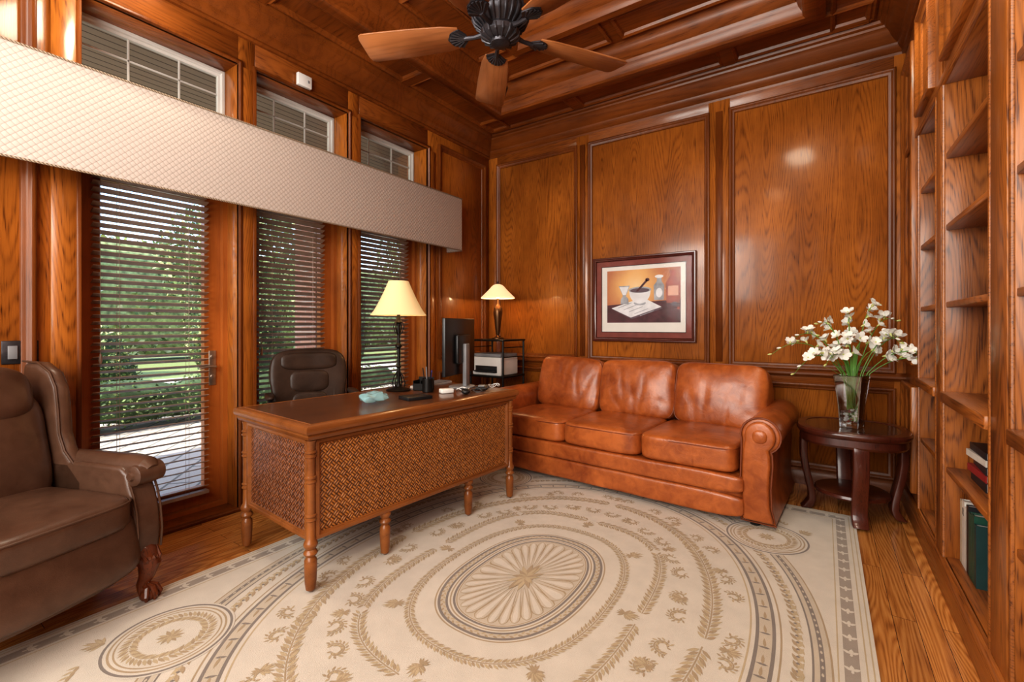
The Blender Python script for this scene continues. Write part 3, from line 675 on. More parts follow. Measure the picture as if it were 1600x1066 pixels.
# vase + flowers
vz=.604; VX,VY=.150,3.78
vs=empty('glass_vase',(VX,VY,vz),0,'clear tapered square glass vase on the round side table','vase')
m=MB(); m.lathe([(.068,0),(.071,.01),(.082,.15),(.110,.34),(.105,.34),(.076,.15),(.063,.02),(.001,.018)],n=4,a0=R(25),cap=False); m.lathe([(0.0001,0),(.068,0)],n=4,a0=R(25),cap=False)
m.tube([(.108*math.cos(R(25)+i*math.pi/2),.108*math.sin(R(25)+i*math.pi/2),.34) for i in range(4)],.004,6,closed=True)
for i in range(4):
    a=R(25)+i*math.pi/2
    m.tube([(.069*math.cos(a),.069*math.sin(a),.0),(.081*math.cos(a),.081*math.sin(a),.15),(.108*math.cos(a),.108*math.sin(a),.34)],.004,6)
make('vase_body',m,VGLASS,parent=vs,smooth=False)
m=MB()
for i in range(100):
    z=random.uniform(.03,.12); r=random.uniform(0,.040); a=random.uniform(0,6.28); q=random.uniform(.009,.014)
    m.pillow((r*math.cos(a),r*math.sin(a),z),(q*2,q*1.7,q*1.5),p=2,n=3,mi=random.choice((0,0,0,1,2)))
make('decorative_stones',m,[plain('stone_clear',(.7,.7,.68),.1),plain('stone_red',(.25,.04,.04),.2),plain('stone_dark',(.10,.07,.06),.2)],parent=vs)
fb=empty('flower_bunch',(VX,VY,vz+.14),0,'bunch of white artificial freesias with green stems in a vase','flowers')
def blossom(m,c,d,s):
    d=Vector(d).normalized(); Q=d.to_track_quat('Z','Y').to_matrix().to_4x4(); M0=m.M
    for k in range(6):
        m.M=M0@Matrix.Translation(c)@Q@RZ(60*k+random.uniform(-8,8))@RY(random.uniform(34,58))
        w=.34*s; l=s*random.uniform(.85,1.05)
        m.add([(0,-w*.25,0),(0,w*.25,0),(w*.12,w,l*.5),(0,-w,l*.5),(.0+.1*s,w*.80,l*.85),(.1*s,-w*.80,l*.85),(.2*s,0,l*1.0),(-.06*s,0,l*.5)],[(0,1,7),(1,2,7),(0,7,3),(7,2,4,6),(3,7,6,5)],0)
    m.M=M0@Matrix.Translation(c)@Q; m.tube([(0,0,-s*.35),(0,0,0),(0,0,s*.25)],[s*.06,s*.16,s*.08],6,2); m.M=M0
random.seed(22)
targ=[(-.52,.02,.48,.34),(-.44,-.12,.40,.22),(-.35,.08,.52,.44),(-.22,.0,.56,.54),(-.10,-.12,.46,.40),(.02,.08,.60,.60),(.14,-.04,.66,.66),(.30,.0,.60,.56),(.40,-.12,.50,.42),(.54,-.08,.52,.38),(.68,-.16,.42,.28),(-.26,-.16,.38,.28),(.80,-.18,.38,.20)]
Rv=Vector((.826,.5637,0)); Fv=Vector((-.5637,.826,0))
for i,(r,f,zp,zt_) in enumerate(targ):
    T=Rv*r+Fv*f*.8+Vector((0,0,zt_)); b=Vector((random.uniform(-.03,.03),random.uniform(-.03,.03),-.1)); mth=Rv*(r*.12)+Fv*(f*.14)+Vector((0,0,.21))
    if r>.3: T+=Vector((-.17,-.17,0))*(r/.5)
    c=Rv*(r*.55)+Fv*(f*.5)+Vector((0,0,zp+.06))
    if r>.3: c+=Vector((-.06,-.06,0))*(r/.5)
    pts=[]
    for k in range(15):
        t=k/14
        if t<.35: p=b.lerp(mth,t/.35)
        else:
            u=(t-.35)/.65; p=mth*(1-u)**2+c*2*u*(1-u)+T*u*u
        pts.append(p)
    m=MB(); m.tube([tuple(p) for p in pts],[.0032]*10+[.0028,.0024,.002,.0018,.0014],6,1)
    tip=(pts[-1]-pts[-3]).normalized()
    nb=7
    for k in range(nb):
        u=k/(nb-1); L=u*6.8; i0=int(L); fr=L-i0; base=pts[-1-i0].lerp(pts[-2-i0],fr)
        up=Vector((random.uniform(-.9,.9),random.uniform(-.9,.9),1)).normalized(); p=base+up*.020
        d=(up+tip*.4+Vector([random.uniform(-.6,.6) for _ in range(3)]))
        if k<2: m.pillow(tuple(base+tip*.012+up*.008),(.012,.012,.028),(tip+up*.5).to_track_quat('Z','Y').to_matrix().to_4x4(),p=2,n=4,mi=2 if k==0 else 0)
        else: blossom(m,p,d,random.uniform(.040,.055)); m.tube([tuple(base),tuple(p)],.0018,5,1)
    make('flower_spray',m,[PETAL,STEM,BUD],parent=fb,ang=60)
m=MB()
for i in range(16):
    a=random.uniform(0,6.28); l=random.uniform(.28,.46); sp=random.uniform(.06,.24); w=.008
    d=Vector((math.cos(a),math.sin(a),0)); n=Vector((-d.y,d.x,0)); vsx=[];fs=[]
    for k in range(9):
        t=k/8; rr=.014+ (0 if t<.35 else sp*((t-.35)/.65)**1.6)+.02*t; zz=-.02+l*math.sin(min(1,t*1.05)*1.45)*.98; ww=w*(1-t**3)+.0005
        c=d*rr+Vector((0,0,zz)); vsx+=[tuple(c-n*ww),tuple(c+n*ww)]
    for k in range(8): fs.append((2*k,2*k+1,2*k+3,2*k+2))
    m.add(vsx,fs,0)
make('leaves',m,plain('strap_leaf',(.16,.36,.07),.45,var=.3),parent=fb)
# ------------------------------------------------------------------ picture
pc=empty('framed_picture',(-1.4625,YB-.02,1.54),0,'framed still life print of a mortar, jars and bottle, red mat','picture')
m=MB(); m.frame((0,0,0),(1,0,0),(0,0,1),(0,-1,0),-.505,.505,-.42,.42,[(0,-.005),(0,.022),(.006,.03),(.014,.03),(.02,.022),(.03,.018),(.034,.022),(.04,.012),(.04,.0)]); make('picture_frame',m,plain('mahogany_frame',(.09,.02,.012),.25,coat=.6),parent=pc)
m=MB(); m.frame((0,0,0),(1,0,0),(0,0,1),(0,-1,0),-.466,.466,-.381,.381,[(0,.006),(.05,.006)],0); m.frame((0,0,0),(1,0,0),(0,0,1),(0,-1,0),-.416,.416,-.331,.331,[(0,.006),(.0,.0045),(.006,.0045)],1); make('mat_board',m,[plain('red_mat',(.22,.06,.045),.8),plain('dark_mat',(.02,.015,.02),.8)],parent=pc,smooth=False)
def artm():
    t=NT('print_background'); s=t.sep(t.tc.outputs['Object']); n=t.noise(t.map(),5,3)
    dx=t.m('SUBTRACT',s[0],-.06); dz=t.m('SUBTRACT',s[2],.12)
    d=t.m('SQRT',t.m('ADD',t.m('MULTIPLY',dx,dx),t.m('MULTIPLY',dz,dz)))
    g=t.m('MULTIPLY_ADD',n,.25,t.m('MULTIPLY',d,1.7)); t.set(Base_Color=t.ramp(g,[(.10,(.84,.62,.34)),(.35,(.76,.43,.16)),(.62,(.50,.19,.08)),(.9,(.30,.08,.05))]),Roughness=.6); return t.mat
am=[plain('print_paper',(.74,.71,.66),.6,var=.03),artm(),plain('print_table',(.085,.022,.028),.6,var=.4),plain('print_white',(.72,.72,.74),.6),plain('print_grey',(.36,.37,.40),.6,var=.3),plain('print_bottle',(.30,.055,.03),.5,var=.4),plain('print_shadow',(.12,.08,.10),.6),plain('print_label',(.65,.36,.26),.6)]
m=MB(); 
def fl(pts,mi,k): m.add([(x,-.002-.0002*k,z) for x,z in pts],[tuple(range(len(pts)))],mi)
def rc(x0,x1,z0,z1): return [(x0,z0),(x1,z0),(x1,z1),(x0,z1)]
def el(cx,cz,a,b,n=24,t0=0,t1=360): return [(cx+a*math.cos(R(t0+(t1-t0)*i/n)),cz+b*math.sin(R(t0+(t1-t0)*i/n))) for i in range(n if t1-t0==360 else n+1)]
fl(rc(-.412,.412,-.327,.327),0,0); fl(rc(-.355,.365,-.235,.285),1,1); fl([(-.355,-.235),(.365,-.235),(.365,-.02),(.10,-.03),(-.355,-.06)],2,2)
fl([(-.30,-.10),(.02,-.005),(.20,-.10),(-.10,-.20)],6,3); fl([(-.31,-.09),(.01,.01),(.19,-.085),(-.11,-.185)],3,4)
for q in range(5): fl([(-.24+.055*q,-.085-.02*q),(-.235+.055*q,-.09-.02*q),(-.10+.055*q,-.042-.02*q),(-.105+.055*q,-.037-.02*q)],4,5)
fl([(-.215,-.05),(-.13,-.05),(-.135,.0),(-.16,.03),(-.12,.13),(-.235,.13),(-.19,.03),(-.21,.0)],4,5); fl([(-.16,.04),(-.13,.12),(-.225,.12),(-.19,.04)],3,6)
fl(el(-.02,-.045,.06,.022),4,6); fl([(-.13,.09)]+el(-.02,.07,.105,.12,20,180,360)+[(.09,.09)],3,7); fl(el(-.02,.085,.112,.03),4,8); fl(el(-.02,.08,.095,.022),6,9)
fl([(-.06,.07),(-.035,.07),(.06,.17),(.045,.185)],2,10); fl(el(.055,.18,.02,.016),2,10)
fl([(.12,-.02),(.21,-.02),(.215,.12),(.19,.16),(.19,.20),(.145,.20),(.145,.16),(.115,.12)],4,6); fl(el(.167,.205,.04,.016),3,7); fl(el(.167,.05,.03,.045),3,7)
fl([(.235,-.05),(.355,-.05),(.36,.14),(.33,.19),(.32,.20),(.32,.24),(.27,.24),(.27,.20),(.26,.19),(.23,.14)],5,8); fl(el(.295,.245,.035,.018),5,9); fl(rc(.25,.345,.02,.11),7,9)
fl(el(.31,-.06,.03,.02),6,9); fl(el(.345,-.10,.012,.012),5,9)
make('art_print',m,am,parent=pc,smooth=False)
m=MB(); m.box(-.466,.466,-.0095,-.0085,-.381,.381); make('picture_glass',m,PGLASS,parent=pc,smooth=False)
# ------------------------------------------------------------------ lamps
DT=.792+RZ0+.0008
e=empty('table_lamp',(-2.53,2.26,DT),0,'black wrought iron table lamp with pleated parchment shade on the desk','lamp')
m=MB(); m.lathe([(.085,0),(.088,.006),(.07,.014),(.04,.02),(.02,.03),(.014,.05)],n=32); make('lamp_base',m,BLACKM,parent=e)
m=MB(); m.lathe([(.011,.03),(.011,.16),(.020,.17),(.011,.18),(.010,.30),(.024,.315),(.024,.325),(.010,.34),(.010,.48),(.026,.49),(.013,.51),(.010,.60)],n=12)
for k in range(4):
    a=R(90*k+20); c,s_=math.cos(a),math.sin(a)
    pts=[(.008,.40),(.03,.42),(.042,.46),(.03,.49),(.016,.48),(.018,.465)]; m.tube([(c*r,s_*r,z) for r,z in pts],.004,6)
    pts=[(.008,.14),(.035,.10),(.05,.05),(.042,.025)]; m.tube([(c*r,s_*r,z) for r,z in pts],.0045,6)
m.lathe([(.004,.78),(.009,.79),(.003,.81)],n=10); m.tube([(0,0,.6),(0,0,.79)],.003,6)
for k in range(3): m.tube([(0,0,.782),(.06*math.cos(R(120*k)),.06*math.sin(R(120*k)),.782)],.0015,4)
make('lamp_stem',m,BLACKM,parent=e)
def pleat(rb,rt,h,z0,n=72):
    m=MB(); vs=[];fs=[];K=8
    for k in range(K+1):
        t=k/K; r=rb+(rt-rb)*(t**.8)
        for i in range(n):
            rr=r*(1+.012*(i%2)); a=2*math.pi*i/n; vs.append((rr*math.cos(a),rr*math.sin(a),z0+h*t))
    for k in range(K):
        for i in range(n): j=(i+1)%n; fs.append((k*n+i,k*n+j,(k+1)*n+j,(k+1)*n+i))
    m.add(vs,fs); return m
make('lamp_shade',pleat(.195,.07,.245,.54),SHADE,parent=e,label='pleated parchment shade',recalc=False,ang=80)
def bulb(e,z,en,col=(1,.70,.38),r=.03):
    m=MB(); m.pillow((0,0,z),(.05,.05,.07),p=2,n=6); make('light_bulb',m,shade('bulb_glow',(1,.9,.7),(1,.8,.5),3),parent=e)
    l=bpy.data.lights.new('bulb_light','POINT'); l.energy=en; l.color=col; l.shadow_soft_size=r; o=bpy.data.objects.new('bulb_light',l); COL.objects.link(o); o.parent=e; o.location=(0,0,z-.02)
bulb(e,.65,7)
e=empty('table_lamp',(-2.90,3.98,1.135),0,'small brass urn lamp with alabaster bowl shade on the black stand','lamp')
m=MB(); m.lathe([(.065,0),(.065,.01),(.03,.02),(.014,.04),(.02,.06),(.03,.12),(.042,.22),(.05,.28),(.045,.33),(.02,.36),(.012,.38),(.012,.43)],n=24); make('lamp_base',m,plain('antique_brass',(.14,.07,.03),.35,.8),parent=e)
m=MB(); m.lathe([(.182,.435),(.180,.447),(.150,.475),(.10,.525),(.065,.565),(.045,.58),(.02,.588)],n=32,cap=False); m.lathe([(.02,.588),(.006,.595),(.01,.607),(.002,.62)],n=10,mi=1); make('lamp_shade',m,[SHADE2,BRONZE],parent=e,label='glowing alabaster cone shade',recalc=False)
bulb(e,.47,14)
# ------------------------------------------------------------------ stand + printer
e=empty('printer_stand',(-2.90,3.97,0),0,'black metal shelf stand in the corner','shelf stand')
for x in (-.21,.21):
    for y in (-.19,.19): m=MB(); m.tube([(x,y,0),(x,y,1.13)],.011,8); make('upright',m,BLACKM,parent=e)
for z in (.12,.45,.75,1.125):
    m=MB(); m.box(-.225,.225,-.205,.205,z-.01,z+.008); make('shelf',m,BLACKM,parent=e,bevel=.003)
for z in (.95,1.05):
    for x in (-.21,.21): m=MB(); m.tube([(x,-.19,z),(x,.19,z)],.005,6); make('side_rail',m,BLACKM,parent=e)
e=empty('printer',(-2.905,3.94,.759),0,'white desktop printer with dark scanner lid on the stand','printer')
m=MB(); m.box(-.185,.185,-.16,.16,0,.19); make('printer_body',m,WHITEP,parent=e,bevel=.015,seg=3)
m=MB(); m.box(-.18,.18,-.155,.155,.191,.225); make('scanner_lid',m,GREYP,parent=e,bevel=.008)
m=MB(); m.box(-.13,.13,-.21,-.155,.04,.052); m.box(-.14,.14,-.163,-.158,.03,.10,0); make('paper_tray',m,BLACK,parent=e,bevel=.002)
# ------------------------------------------------------------------ monitor etc.
e=empty('computer_monitor',(-2.30,2.66,DT),R(17+180),'black flat computer monitor on a stand, seen from behind','monitor')
m=MB(); m.box(-.012,.014,-.275,.275,.10,.52); make('screen_housing',m,BLACK,parent=e,bevel=.004)
m=MB(); m.box(.0145,.0155,-.268,.268,.11,.512); make('screen',m,plain('dark_screen',(.01,.012,.016),.1),parent=e)
m=MB(); m.box(-.045,-.012,-.12,.12,.18,.40); make('back_cover',m,BLACK,parent=e,bevel=.012)
m=MB(); m.box(-.07,-.04,-.035,.035,.0,.33); m.lathe([(.115,0),(.115,.008),(.10,.012)],(-.02,0,0),28,sx=.85); make('monitor_stand',m,GREYP,parent=e,bevel=.004)
m=MB(); m.box(-.065,.065,-.2,.2,0,.012)
for r in range(5):
    for c in range(14): m.box(-.058+r*.0235,-.038+r*.0235,-.193+c*.0278,-.169+c*.0278,.012,.018,1)
make('keyboard',m,[WHITEP,GREYP],loc=(-2.55,2.62,DT),rot=R(12),label='white keyboard on the desk in front of the monitor',category='keyboard')
m=MB(); m.lathe([(.035,0),(.038,.002),(.038,.095),(.035,.095),(.034,.005)],n=20,cap=False); m.lathe([(.001,.004),(.035,.004)],n=20,cap=False)
pc2=empty('pen_cup',(-2.30,2.32,DT),0,'black mesh pen cup holding pens','pen holder'); make('cup',m,BLACKM,parent=pc2)
for k in range(5):
    a=k*1.3; m=MB(); m.tube([(.01*math.cos(a),.01*math.sin(a),.008),(.034*math.cos(a),.034*math.sin(a),.14+.01*k)],.004,6); make('pen',m,[BLACK,plain('pen_blue',(.02,.05,.3),.4),BK['r'],BLACK,GREYP][k],parent=pc2)
m=MB(); m.box(-.06,.06,-.05,.05,0,.006); m.box(-.06,-.055,-.05,.05,0,.07); m.box(.055,.06,-.05,.05,0,.07); m.box(-.06,.06,.045,.05,0,.09); m.box(-.06,.06,-.05,-.045,0,.05); m.box(-.002,.002,-.05,.05,0,.07)
make('desk_organizer',m,BLACKM,loc=(-2.40,2.38,DT),rot=R(20),label='black mesh desk organizer beside the lamp',category='desk organizer')
m=MB(); m.box(-.04,.04,-.075,.075,0,.022); m.box(-.025,.025,-.06,.0,.022,.032,1); make('telephone',m,[BLACK,GREYP],loc=(-2.08,2.66,DT),rot=R(30),label='small black desk telephone',category='telephone',bevel=.005)
m=MB(); m.box(-.03,.03,-.045,.045,0,.03); make('power_adapter',m,WHITEP,loc=(-2.16,2.36,DT),rot=R(-25),label='white power adapter lying on the desk',category='adapter',bevel=.006)
m=MB(); m.pillow((0,0,.018),(.06,.10,.036),p=2.4,n=8); make('computer_mouse',m,BLACK,loc=(-2.02,2.40,DT),rot=R(40),label='black computer mouse on the desk',category='mouse')
for k,(cx,cy,mt,lb) in enumerate([(-2.13,2.50,WHITEP,'white'),(-2.01,2.52,BLACK,'black'),(-2.07,2.79,WHITEP,'white')]):
    m=MB(); pts=[]; 
    for i in range(40):
        t=i/39*2*math.pi*1.7; pts.append(((.035+.012*math.sin(2.3*t+k))*math.cos(t),(.045+.012*math.cos(1.7*t))*math.sin(t),.004+.018*(.5+.5*math.sin(3.1*t+k))))
    m.tube(pts,.0028,6); make('cable',m,mt,loc=(cx,cy,DT),label='coiled %s cable on the desk'%lb,category='cable',group='tangled cables on the desk')
m=MB(); m.box(-.065,.065,-.085,.085,0,.02); make('notepad',m,[BLACK],loc=(-2.15,2.06,DT),rot=R(-15),label='small black notebook on the desk',category='notebook',bevel=.002)
m=MB(); m.pillow((0,0,.035),(.13,.17,.06),p=2.5,n=12,amp=.018,fr=22)
def plas():
    t=NT('clear_blue_plastic'); t.set(Base_Color=(.35,.62,.66),Roughness=.15,Alpha=.5); return t.mat
make('plastic_bag',m,plas(),loc=(-2.22,1.80,DT),label='crumpled clear blue plastic wrapper on the desk',category='plastic bag',ang=20)
# ------------------------------------------------------------------ office chair
oc=empty('office_chair',(-2.955,1.86,0),R(-24),'dark brown leather executive office chair tucked behind the desk','office chair')
m=MB(); m.pillow((0,0,.49),(.42,.46,.12),p=4,n=12,amp=.006,puff=.02); make('seat',m,DARKL,parent=oc,ang=80)
m=MB(); m.pillow((-.195,0,.825),(.09,.52,.56),RY(-9),p=6,n=18,amp=.003)
for i,v in enumerate(m.v):
    x,y,z=v; k=.80+.20*min(1,max(0,(z-.55)/.35)); m.v[i]=(x+.45*y*y*k,y*k,z-.30*y*y*(z>.9))
make('backrest',m,DARKL,parent=oc,ang=80)
for z,h,w in ((.70,.20,.25),(.87,.16,.27),(1.015,.13,.38)):
    m=MB(); m.pillow((-.162-.155*(z-.84),0,z),(.045,w,h),RY(-9),p=3.6,n=14,amp=.003,seed=z*30)
    for i,v in enumerate(m.v): x,y,zz_=v; m.v[i]=(x+.40*y*y,y,zz_)
    make('back_pad',m,DARKL,parent=oc,ang=80)
for s in (-1,1):
    m=MB(); m.pillow((-.155,s*.180,.77),(.055,.07,.36),RY(-9),p=3.0,n=10); make('side_bolster',m,DARKL,parent=oc,ang=80)
    m=MB(); m.tube([(-.15,s*.245,.60),(-.09,s*.265,.74),(.05,s*.27,.785),(.13,s*.265,.74),(.10,s*.255,.58),(.02,s*.235,.46)],.016,8); a=make('armrest',m,BLACK,parent=oc)
    m=MB(); m.pillow((.0,s*.27,.80),(.24,.055,.035),p=3,n=8); make('arm_pad',m,DARKL,parent=a)
m=MB(); m.lathe([(.03,.08),(.03,.30),(.022,.31),(.022,.43)],n=16); make('gas_column',m,BLACKM,parent=oc)
m=MB()
for k in range(5):
    a=R(72*k+10); m.tube([(0,0,.11),(.24*math.cos(a),.24*math.sin(a),.075)],[.03,.017],8)
make('star_base',m,DARKCH,parent=oc)
for k in range(5):
    a=R(72*k+10); m=MB(); m.M=Matrix.Translation((.245*math.cos(a),.245*math.sin(a),.03))@Matrix.Rotation(a,4,'Z')@RX(90); m.lathe([(.024,-.02),(.029,-.012),(.029,.012),(.024,.02)],n=14); make('caster',m,BLACK,parent=oc)
# ------------------------------------------------------------------ recliner
rc_=empty('recliner',(-2.79,.36,0),R(20),'brown leather wingback recliner with carved claw-foot legs','armchair')
m=MB(); m.pillow((-.05,0,.32),(.60,.60,.19),p=9,n=10); make('base',m,BROWNL,parent=rc_,ang=60)
m=MB(); m.pillow((.33,0,.315),(.12,.575,.29),RY(-14),p=5,n=14,amp=.003,puff=.008); m.pillow((.23,0,.185),(.24,.56,.055),RY(12),p=4,n=10); make('footrest',m,BROWNL,parent=rc_,ang=80)
m=MB(); m.pillow((.07,0,.45),(.66,.565,.15),p=6,n=16,amp=.004,puff=.022); o=make('seat_cushion',m,BROWNL,parent=rc_,ang=80)
m=MB(); pts=[]
for k in range(60):
    t=2*math.pi*k/60; c,s_=math.cos(t),math.sin(t); pts.append((.07+.325*math.copysign(abs(c)**.3,c),.278*math.copysign(abs(s_)**.3,s_),.500))
m.tube(pts,.005,6,closed=True); make('piping',m,BPIPE,parent=o)
m=MB(); m.pillow((-.22,0,.70),(.17,.55,.56),RY(-12),p=4.5,n=16,amp=.004,puff=.025); make('backrest',m,BROWNL,parent=rc_,ang=80)
m=MB(); m.pillow((-.235,0,.955),(.17,.46,.27),RY(-12),p=3.2,n=14,amp=.004); make('head_cushion',m,BROWNL,parent=rc_,ang=80)
for s in (-1,1):
    P=[(-.36,.25),(.04,.25),(.05,.55),(-.02,.62),(-.08,.68),(-.115,.76),(-.125,.88),(-.14,.98),(-.18,1.05),(-.26,1.095),(-.36,1.10),(-.40,.9)]
    m=MB(); m.prism(P,'Y',s*.275,s*.345); w=make('wing',m,BROWNL,parent=rc_,bevel=.03,seg=4)
    m=MB(); P2=[(p-.004,s*.28,q) for p,q in P[2:11]]; m.tube(P2,.005,6); make('piping',m,BPIPE,parent=w)
    P=[(-.34,.235),(.22,.235),(.325,.215),(.358,.235),(.365,.33),(.355,.43),(.335,.50),(.315,.545),(.30,.60),(.26,.63),(.10,.635),(-.1,.635),(-.34,.64)]
    m=MB(); m.prism(P,'Y',s*.275,s*.392); a=make('arm',m,BROWNL,parent=rc_,bevel=.018,seg=4)
    m=MB(); m.tube([(-.30,s*.345,.622),(-.1,s*.345,.622),(.1,s*.345,.620),(.26,s*.348,.618),(.33,s*.35,.612),(.352,s*.352,.600)],[.046,.050,.054,.056,.052,.034],16); m.M=Matrix.Translation((.322,s*.35,.590))@RX(90)
    m.lathe([(.030,-.066),(.046,-.058),(.050,0),(.046,.058),(.030,.066)],n=24); m.lathe([(.016,-.076),(.024,-.062)],n=14); m.lathe([(.024,.062),(.016,.076)],n=14); make('arm_roll',m,BROWNL,parent=a)
    m=MB()
    for yy in (.388,.280): m.tube([(.325,s*yy,.545),(.343,s*yy,.50),(.360,s*yy,.43),(.370,s*yy,.33),(.362,s*yy,.24)],.005,6)
    make('piping',m,BPIPE,parent=a)
    m=MB(); m.tube([(.30,s*.325,.250),(.335,s*.335,.22),(.355,s*.342,.175),(.340,s*.338,.115),(.322,s*.333,.080),(.33,s*.337,.050),(.345,s*.342,.03)],[.052,.052,.044,.030,.023,.027,.014],12)
    m.pillow((.348,s*.342,.036),(.072,.072,.070),p=2,n=8)
    for d in (-50,0,50,180): 
        c,q=math.cos(R(d)),math.sin(R(d)); m.tube([(.325,s*.335,.085),(.348+.028*c,s*.342+.028*q,.068),(.348+.043*c,s*.342+.043*q,.038),(.348+.034*c,s*.342+.034*q,.005)],[.012,.013,.011,.004],8)
    for d in range(5): m.tube([(.352,s*(.295+.019*d),.250),(.384-.003*abs(d-2),s*(.305+.016*d),.205),(.372,s*.34,.15)],[.007,.011,.003],6)
    make('leg',m,LEGW,parent=rc_,label='carved ball-and-claw wooden front leg')
    m=MB(); m.tube([(-.30,s*.30,.26),(-.32,s*.31,.12),(-.35,s*.32,.0)],[.03,.024,.018],10); make('leg',m,LEGW,parent=rc_)
# ------------------------------------------------------------------ fan
fx,fy,fz=-1.305,1.81,2.70
e=empty('ceiling_fan',(fx,fy,ZC+.238),0,'bronze ceiling fan with five cherry wood blades','ceiling fan')
zz=fz-(ZC+.238)
m=MB(); m.lathe([(.075,0),(.072,-.03),(.05,-.07),(.02,-.085)],n=28); make('canopy',m,BRONZE,parent=e)
m=MB(); m.lathe([(.013,-.08),(.013,zz+.17)],n=12); make('downrod',m,BRONZE,parent=e)
m=MB(); m.lathe([(.025,zz+.20),(.035,zz+.17),(.09,zz+.15),(.12,zz+.125),(.13,zz+.10),(.132,zz+.07),(.12,zz+.045),(.10,zz+.03),(.085,zz+.015),(.095,zz+.0),(.092,zz-.02),(.070,zz-.038),(.05,zz-.044),(.045,zz-.055),(.02,zz-.062),(.001,zz-.063)],n=36,cap=False)
for k in range(26):
    a=R(360/26*k); m.tube([(.128*math.cos(a),.128*math.sin(a),zz+.11),(.136*math.cos(a),.136*math.sin(a),zz+.07),(.122*math.cos(a),.122*math.sin(a),zz+.04),(.09*math.cos(a),.09*math.sin(a),zz+.015)],[.006,.008,.007,.004],6)
for k in range(16):
    a=R(22.5*k); m.tube([(.094*math.cos(a),.094*math.sin(a),zz-.004),(.088*math.cos(a),.088*math.sin(a),zz-.026),(.05*math.cos(a),.05*math.sin(a),zz-.046)],[.006,.007,.004],6)
make('motor_housing',m,BRONZE,parent=e)
for k in range(5):
    ang=R(59+72.5*k)
    M0=Matrix.Rotation(ang,4,'Z')@Matrix.Translation((0,0,zz))
    P=[(.20,-.060),(.28,-.076),(.45,-.086),(.62,-.090),(.690,-.090),(.706,-.082),(.714,-.058),(.714,.058),(.706,.082),(.690,.090),(.62,.090),(.45,.086),(.28,.076),(.20,.060)]
    m=MB(); m.prism(P,'Z',-.004,.004)
    b=make('blade',m,BLADE,parent=e,bevel=.002,seg=1); b.matrix_local=M0@Matrix.Rotation(R(11),4,'X')
    m=MB(); m.tube([(.085,0,.0),(.13,0,-.010),(.18,0,-.010)],[.014,.010,.012],8)
    S=[(.165,-.018)]+[(.180+.080*math.cos(R(t))*(1+.04*math.cos(R(t*9))),.054*math.sin(R(t))/math.sin(R(80))) for t in range(-80,81,10)]+[(.165,.018)]
    m.prism(S,'Z',-.010,-.004)
    for t in (-60,-40,-20,0,20,40,60): m.tube([(.165,.0,-.010),(.180+.074*math.cos(R(t)),.052*math.sin(R(t)),-.010)],[.003,.007],6)
    make('blade_iron',m,BRONZE,parent=b)
# small spot
e=empty('ceiling_spotlight',(-2.45,3.44,ZC+.138),0,'small black adjustable ceiling spotlight','spotlight')
m=MB(); m.lathe([(.04,0),(.04,-.015),(.012,-.02),(.010,-.16)],n=16); make('mount',m,BLACKM,parent=e)
m=MB(); m.M=Matrix.Translation((0,0,-.20))@RY(25); m.lathe([(.022,.06),(.035,.04),(.036,-.06),(.030,-.06),(.028,-.03),(.001,-.03)],n=18,cap=False); make('lamp_head',m,BLACKM,parent=e)
# recessed downlights
cans=[(XR-.215,2.15),(XR-.215,3.35),(XL+.32,.95),(XR-.30,.95)]
for x,y in cans:
    e=empty('recessed_downlight',(x,y,ZC),0,'recessed ceiling downlight with bronze trim ring','ceiling light','recessed ceiling downlights')
    m=MB(); m.lathe([(.04,-.003),(.055,-.003),(.058,0),(.058,.003)],n=28,cap=False); make('trim_ring',m,BRONZE,parent=e)
    m=MB(); m.lathe([(.0,-.002),(.04,-.002)],n=28,cap=False); make('lens',m,shade('downlight_lens',(1,1,1),(1,.85,.65),8),parent=e)
    l=bpy.data.lights.new('downlight_beam','SPOT'); l.energy=64; l.color=(1,.87,.68); l.spot_size=R(145); l.spot_blend=.8; l.shadow_soft_size=.20
    o=bpy.data.objects.new('downlight_beam',l); COL.objects.link(o); o.parent=e; o.location=(0,0,-.03)
# ------------------------------------------------------------------ outside
def top(name,mb,mats,label,cat,**k): return make(name,mb,mats,label=label,category=cat,**k)
m=MB(); m.box(-8.3,XO-.02,-6,14,-.16,-.06); top('patio',m,PAVER,'grey diagonal paver patio outside the french doors','patio',smooth=False)
m=MB(); m.box(-40,-8.3,-25,45,-.2,-.10); top('lawn',m,GRASS,'green lawn beyond the patio','lawn',smooth=False)
m=MB(); m.box(-14,-10.5,-25,45,-.1,-.085); top('driveway',m,CONC,'pale concrete driveway across the lawn','driveway',smooth=False)
m=MB(); m.box(-6.2,XO-.02,-5,12,3.32,3.42); top('porch_ceiling',m,SOFF,'beige plank porch ceiling above the patio','porch ceiling',smooth=False)
m=MB(); m.box(-.22,.22,-.22,.22,-.06,3.32); m.box(-.26,.26,-.26,.26,-.06,.12); top('brick_column',m,BRICK,'pink brick porch column on the patio','column',loc=(-5.3,3.45,0),smooth=False)
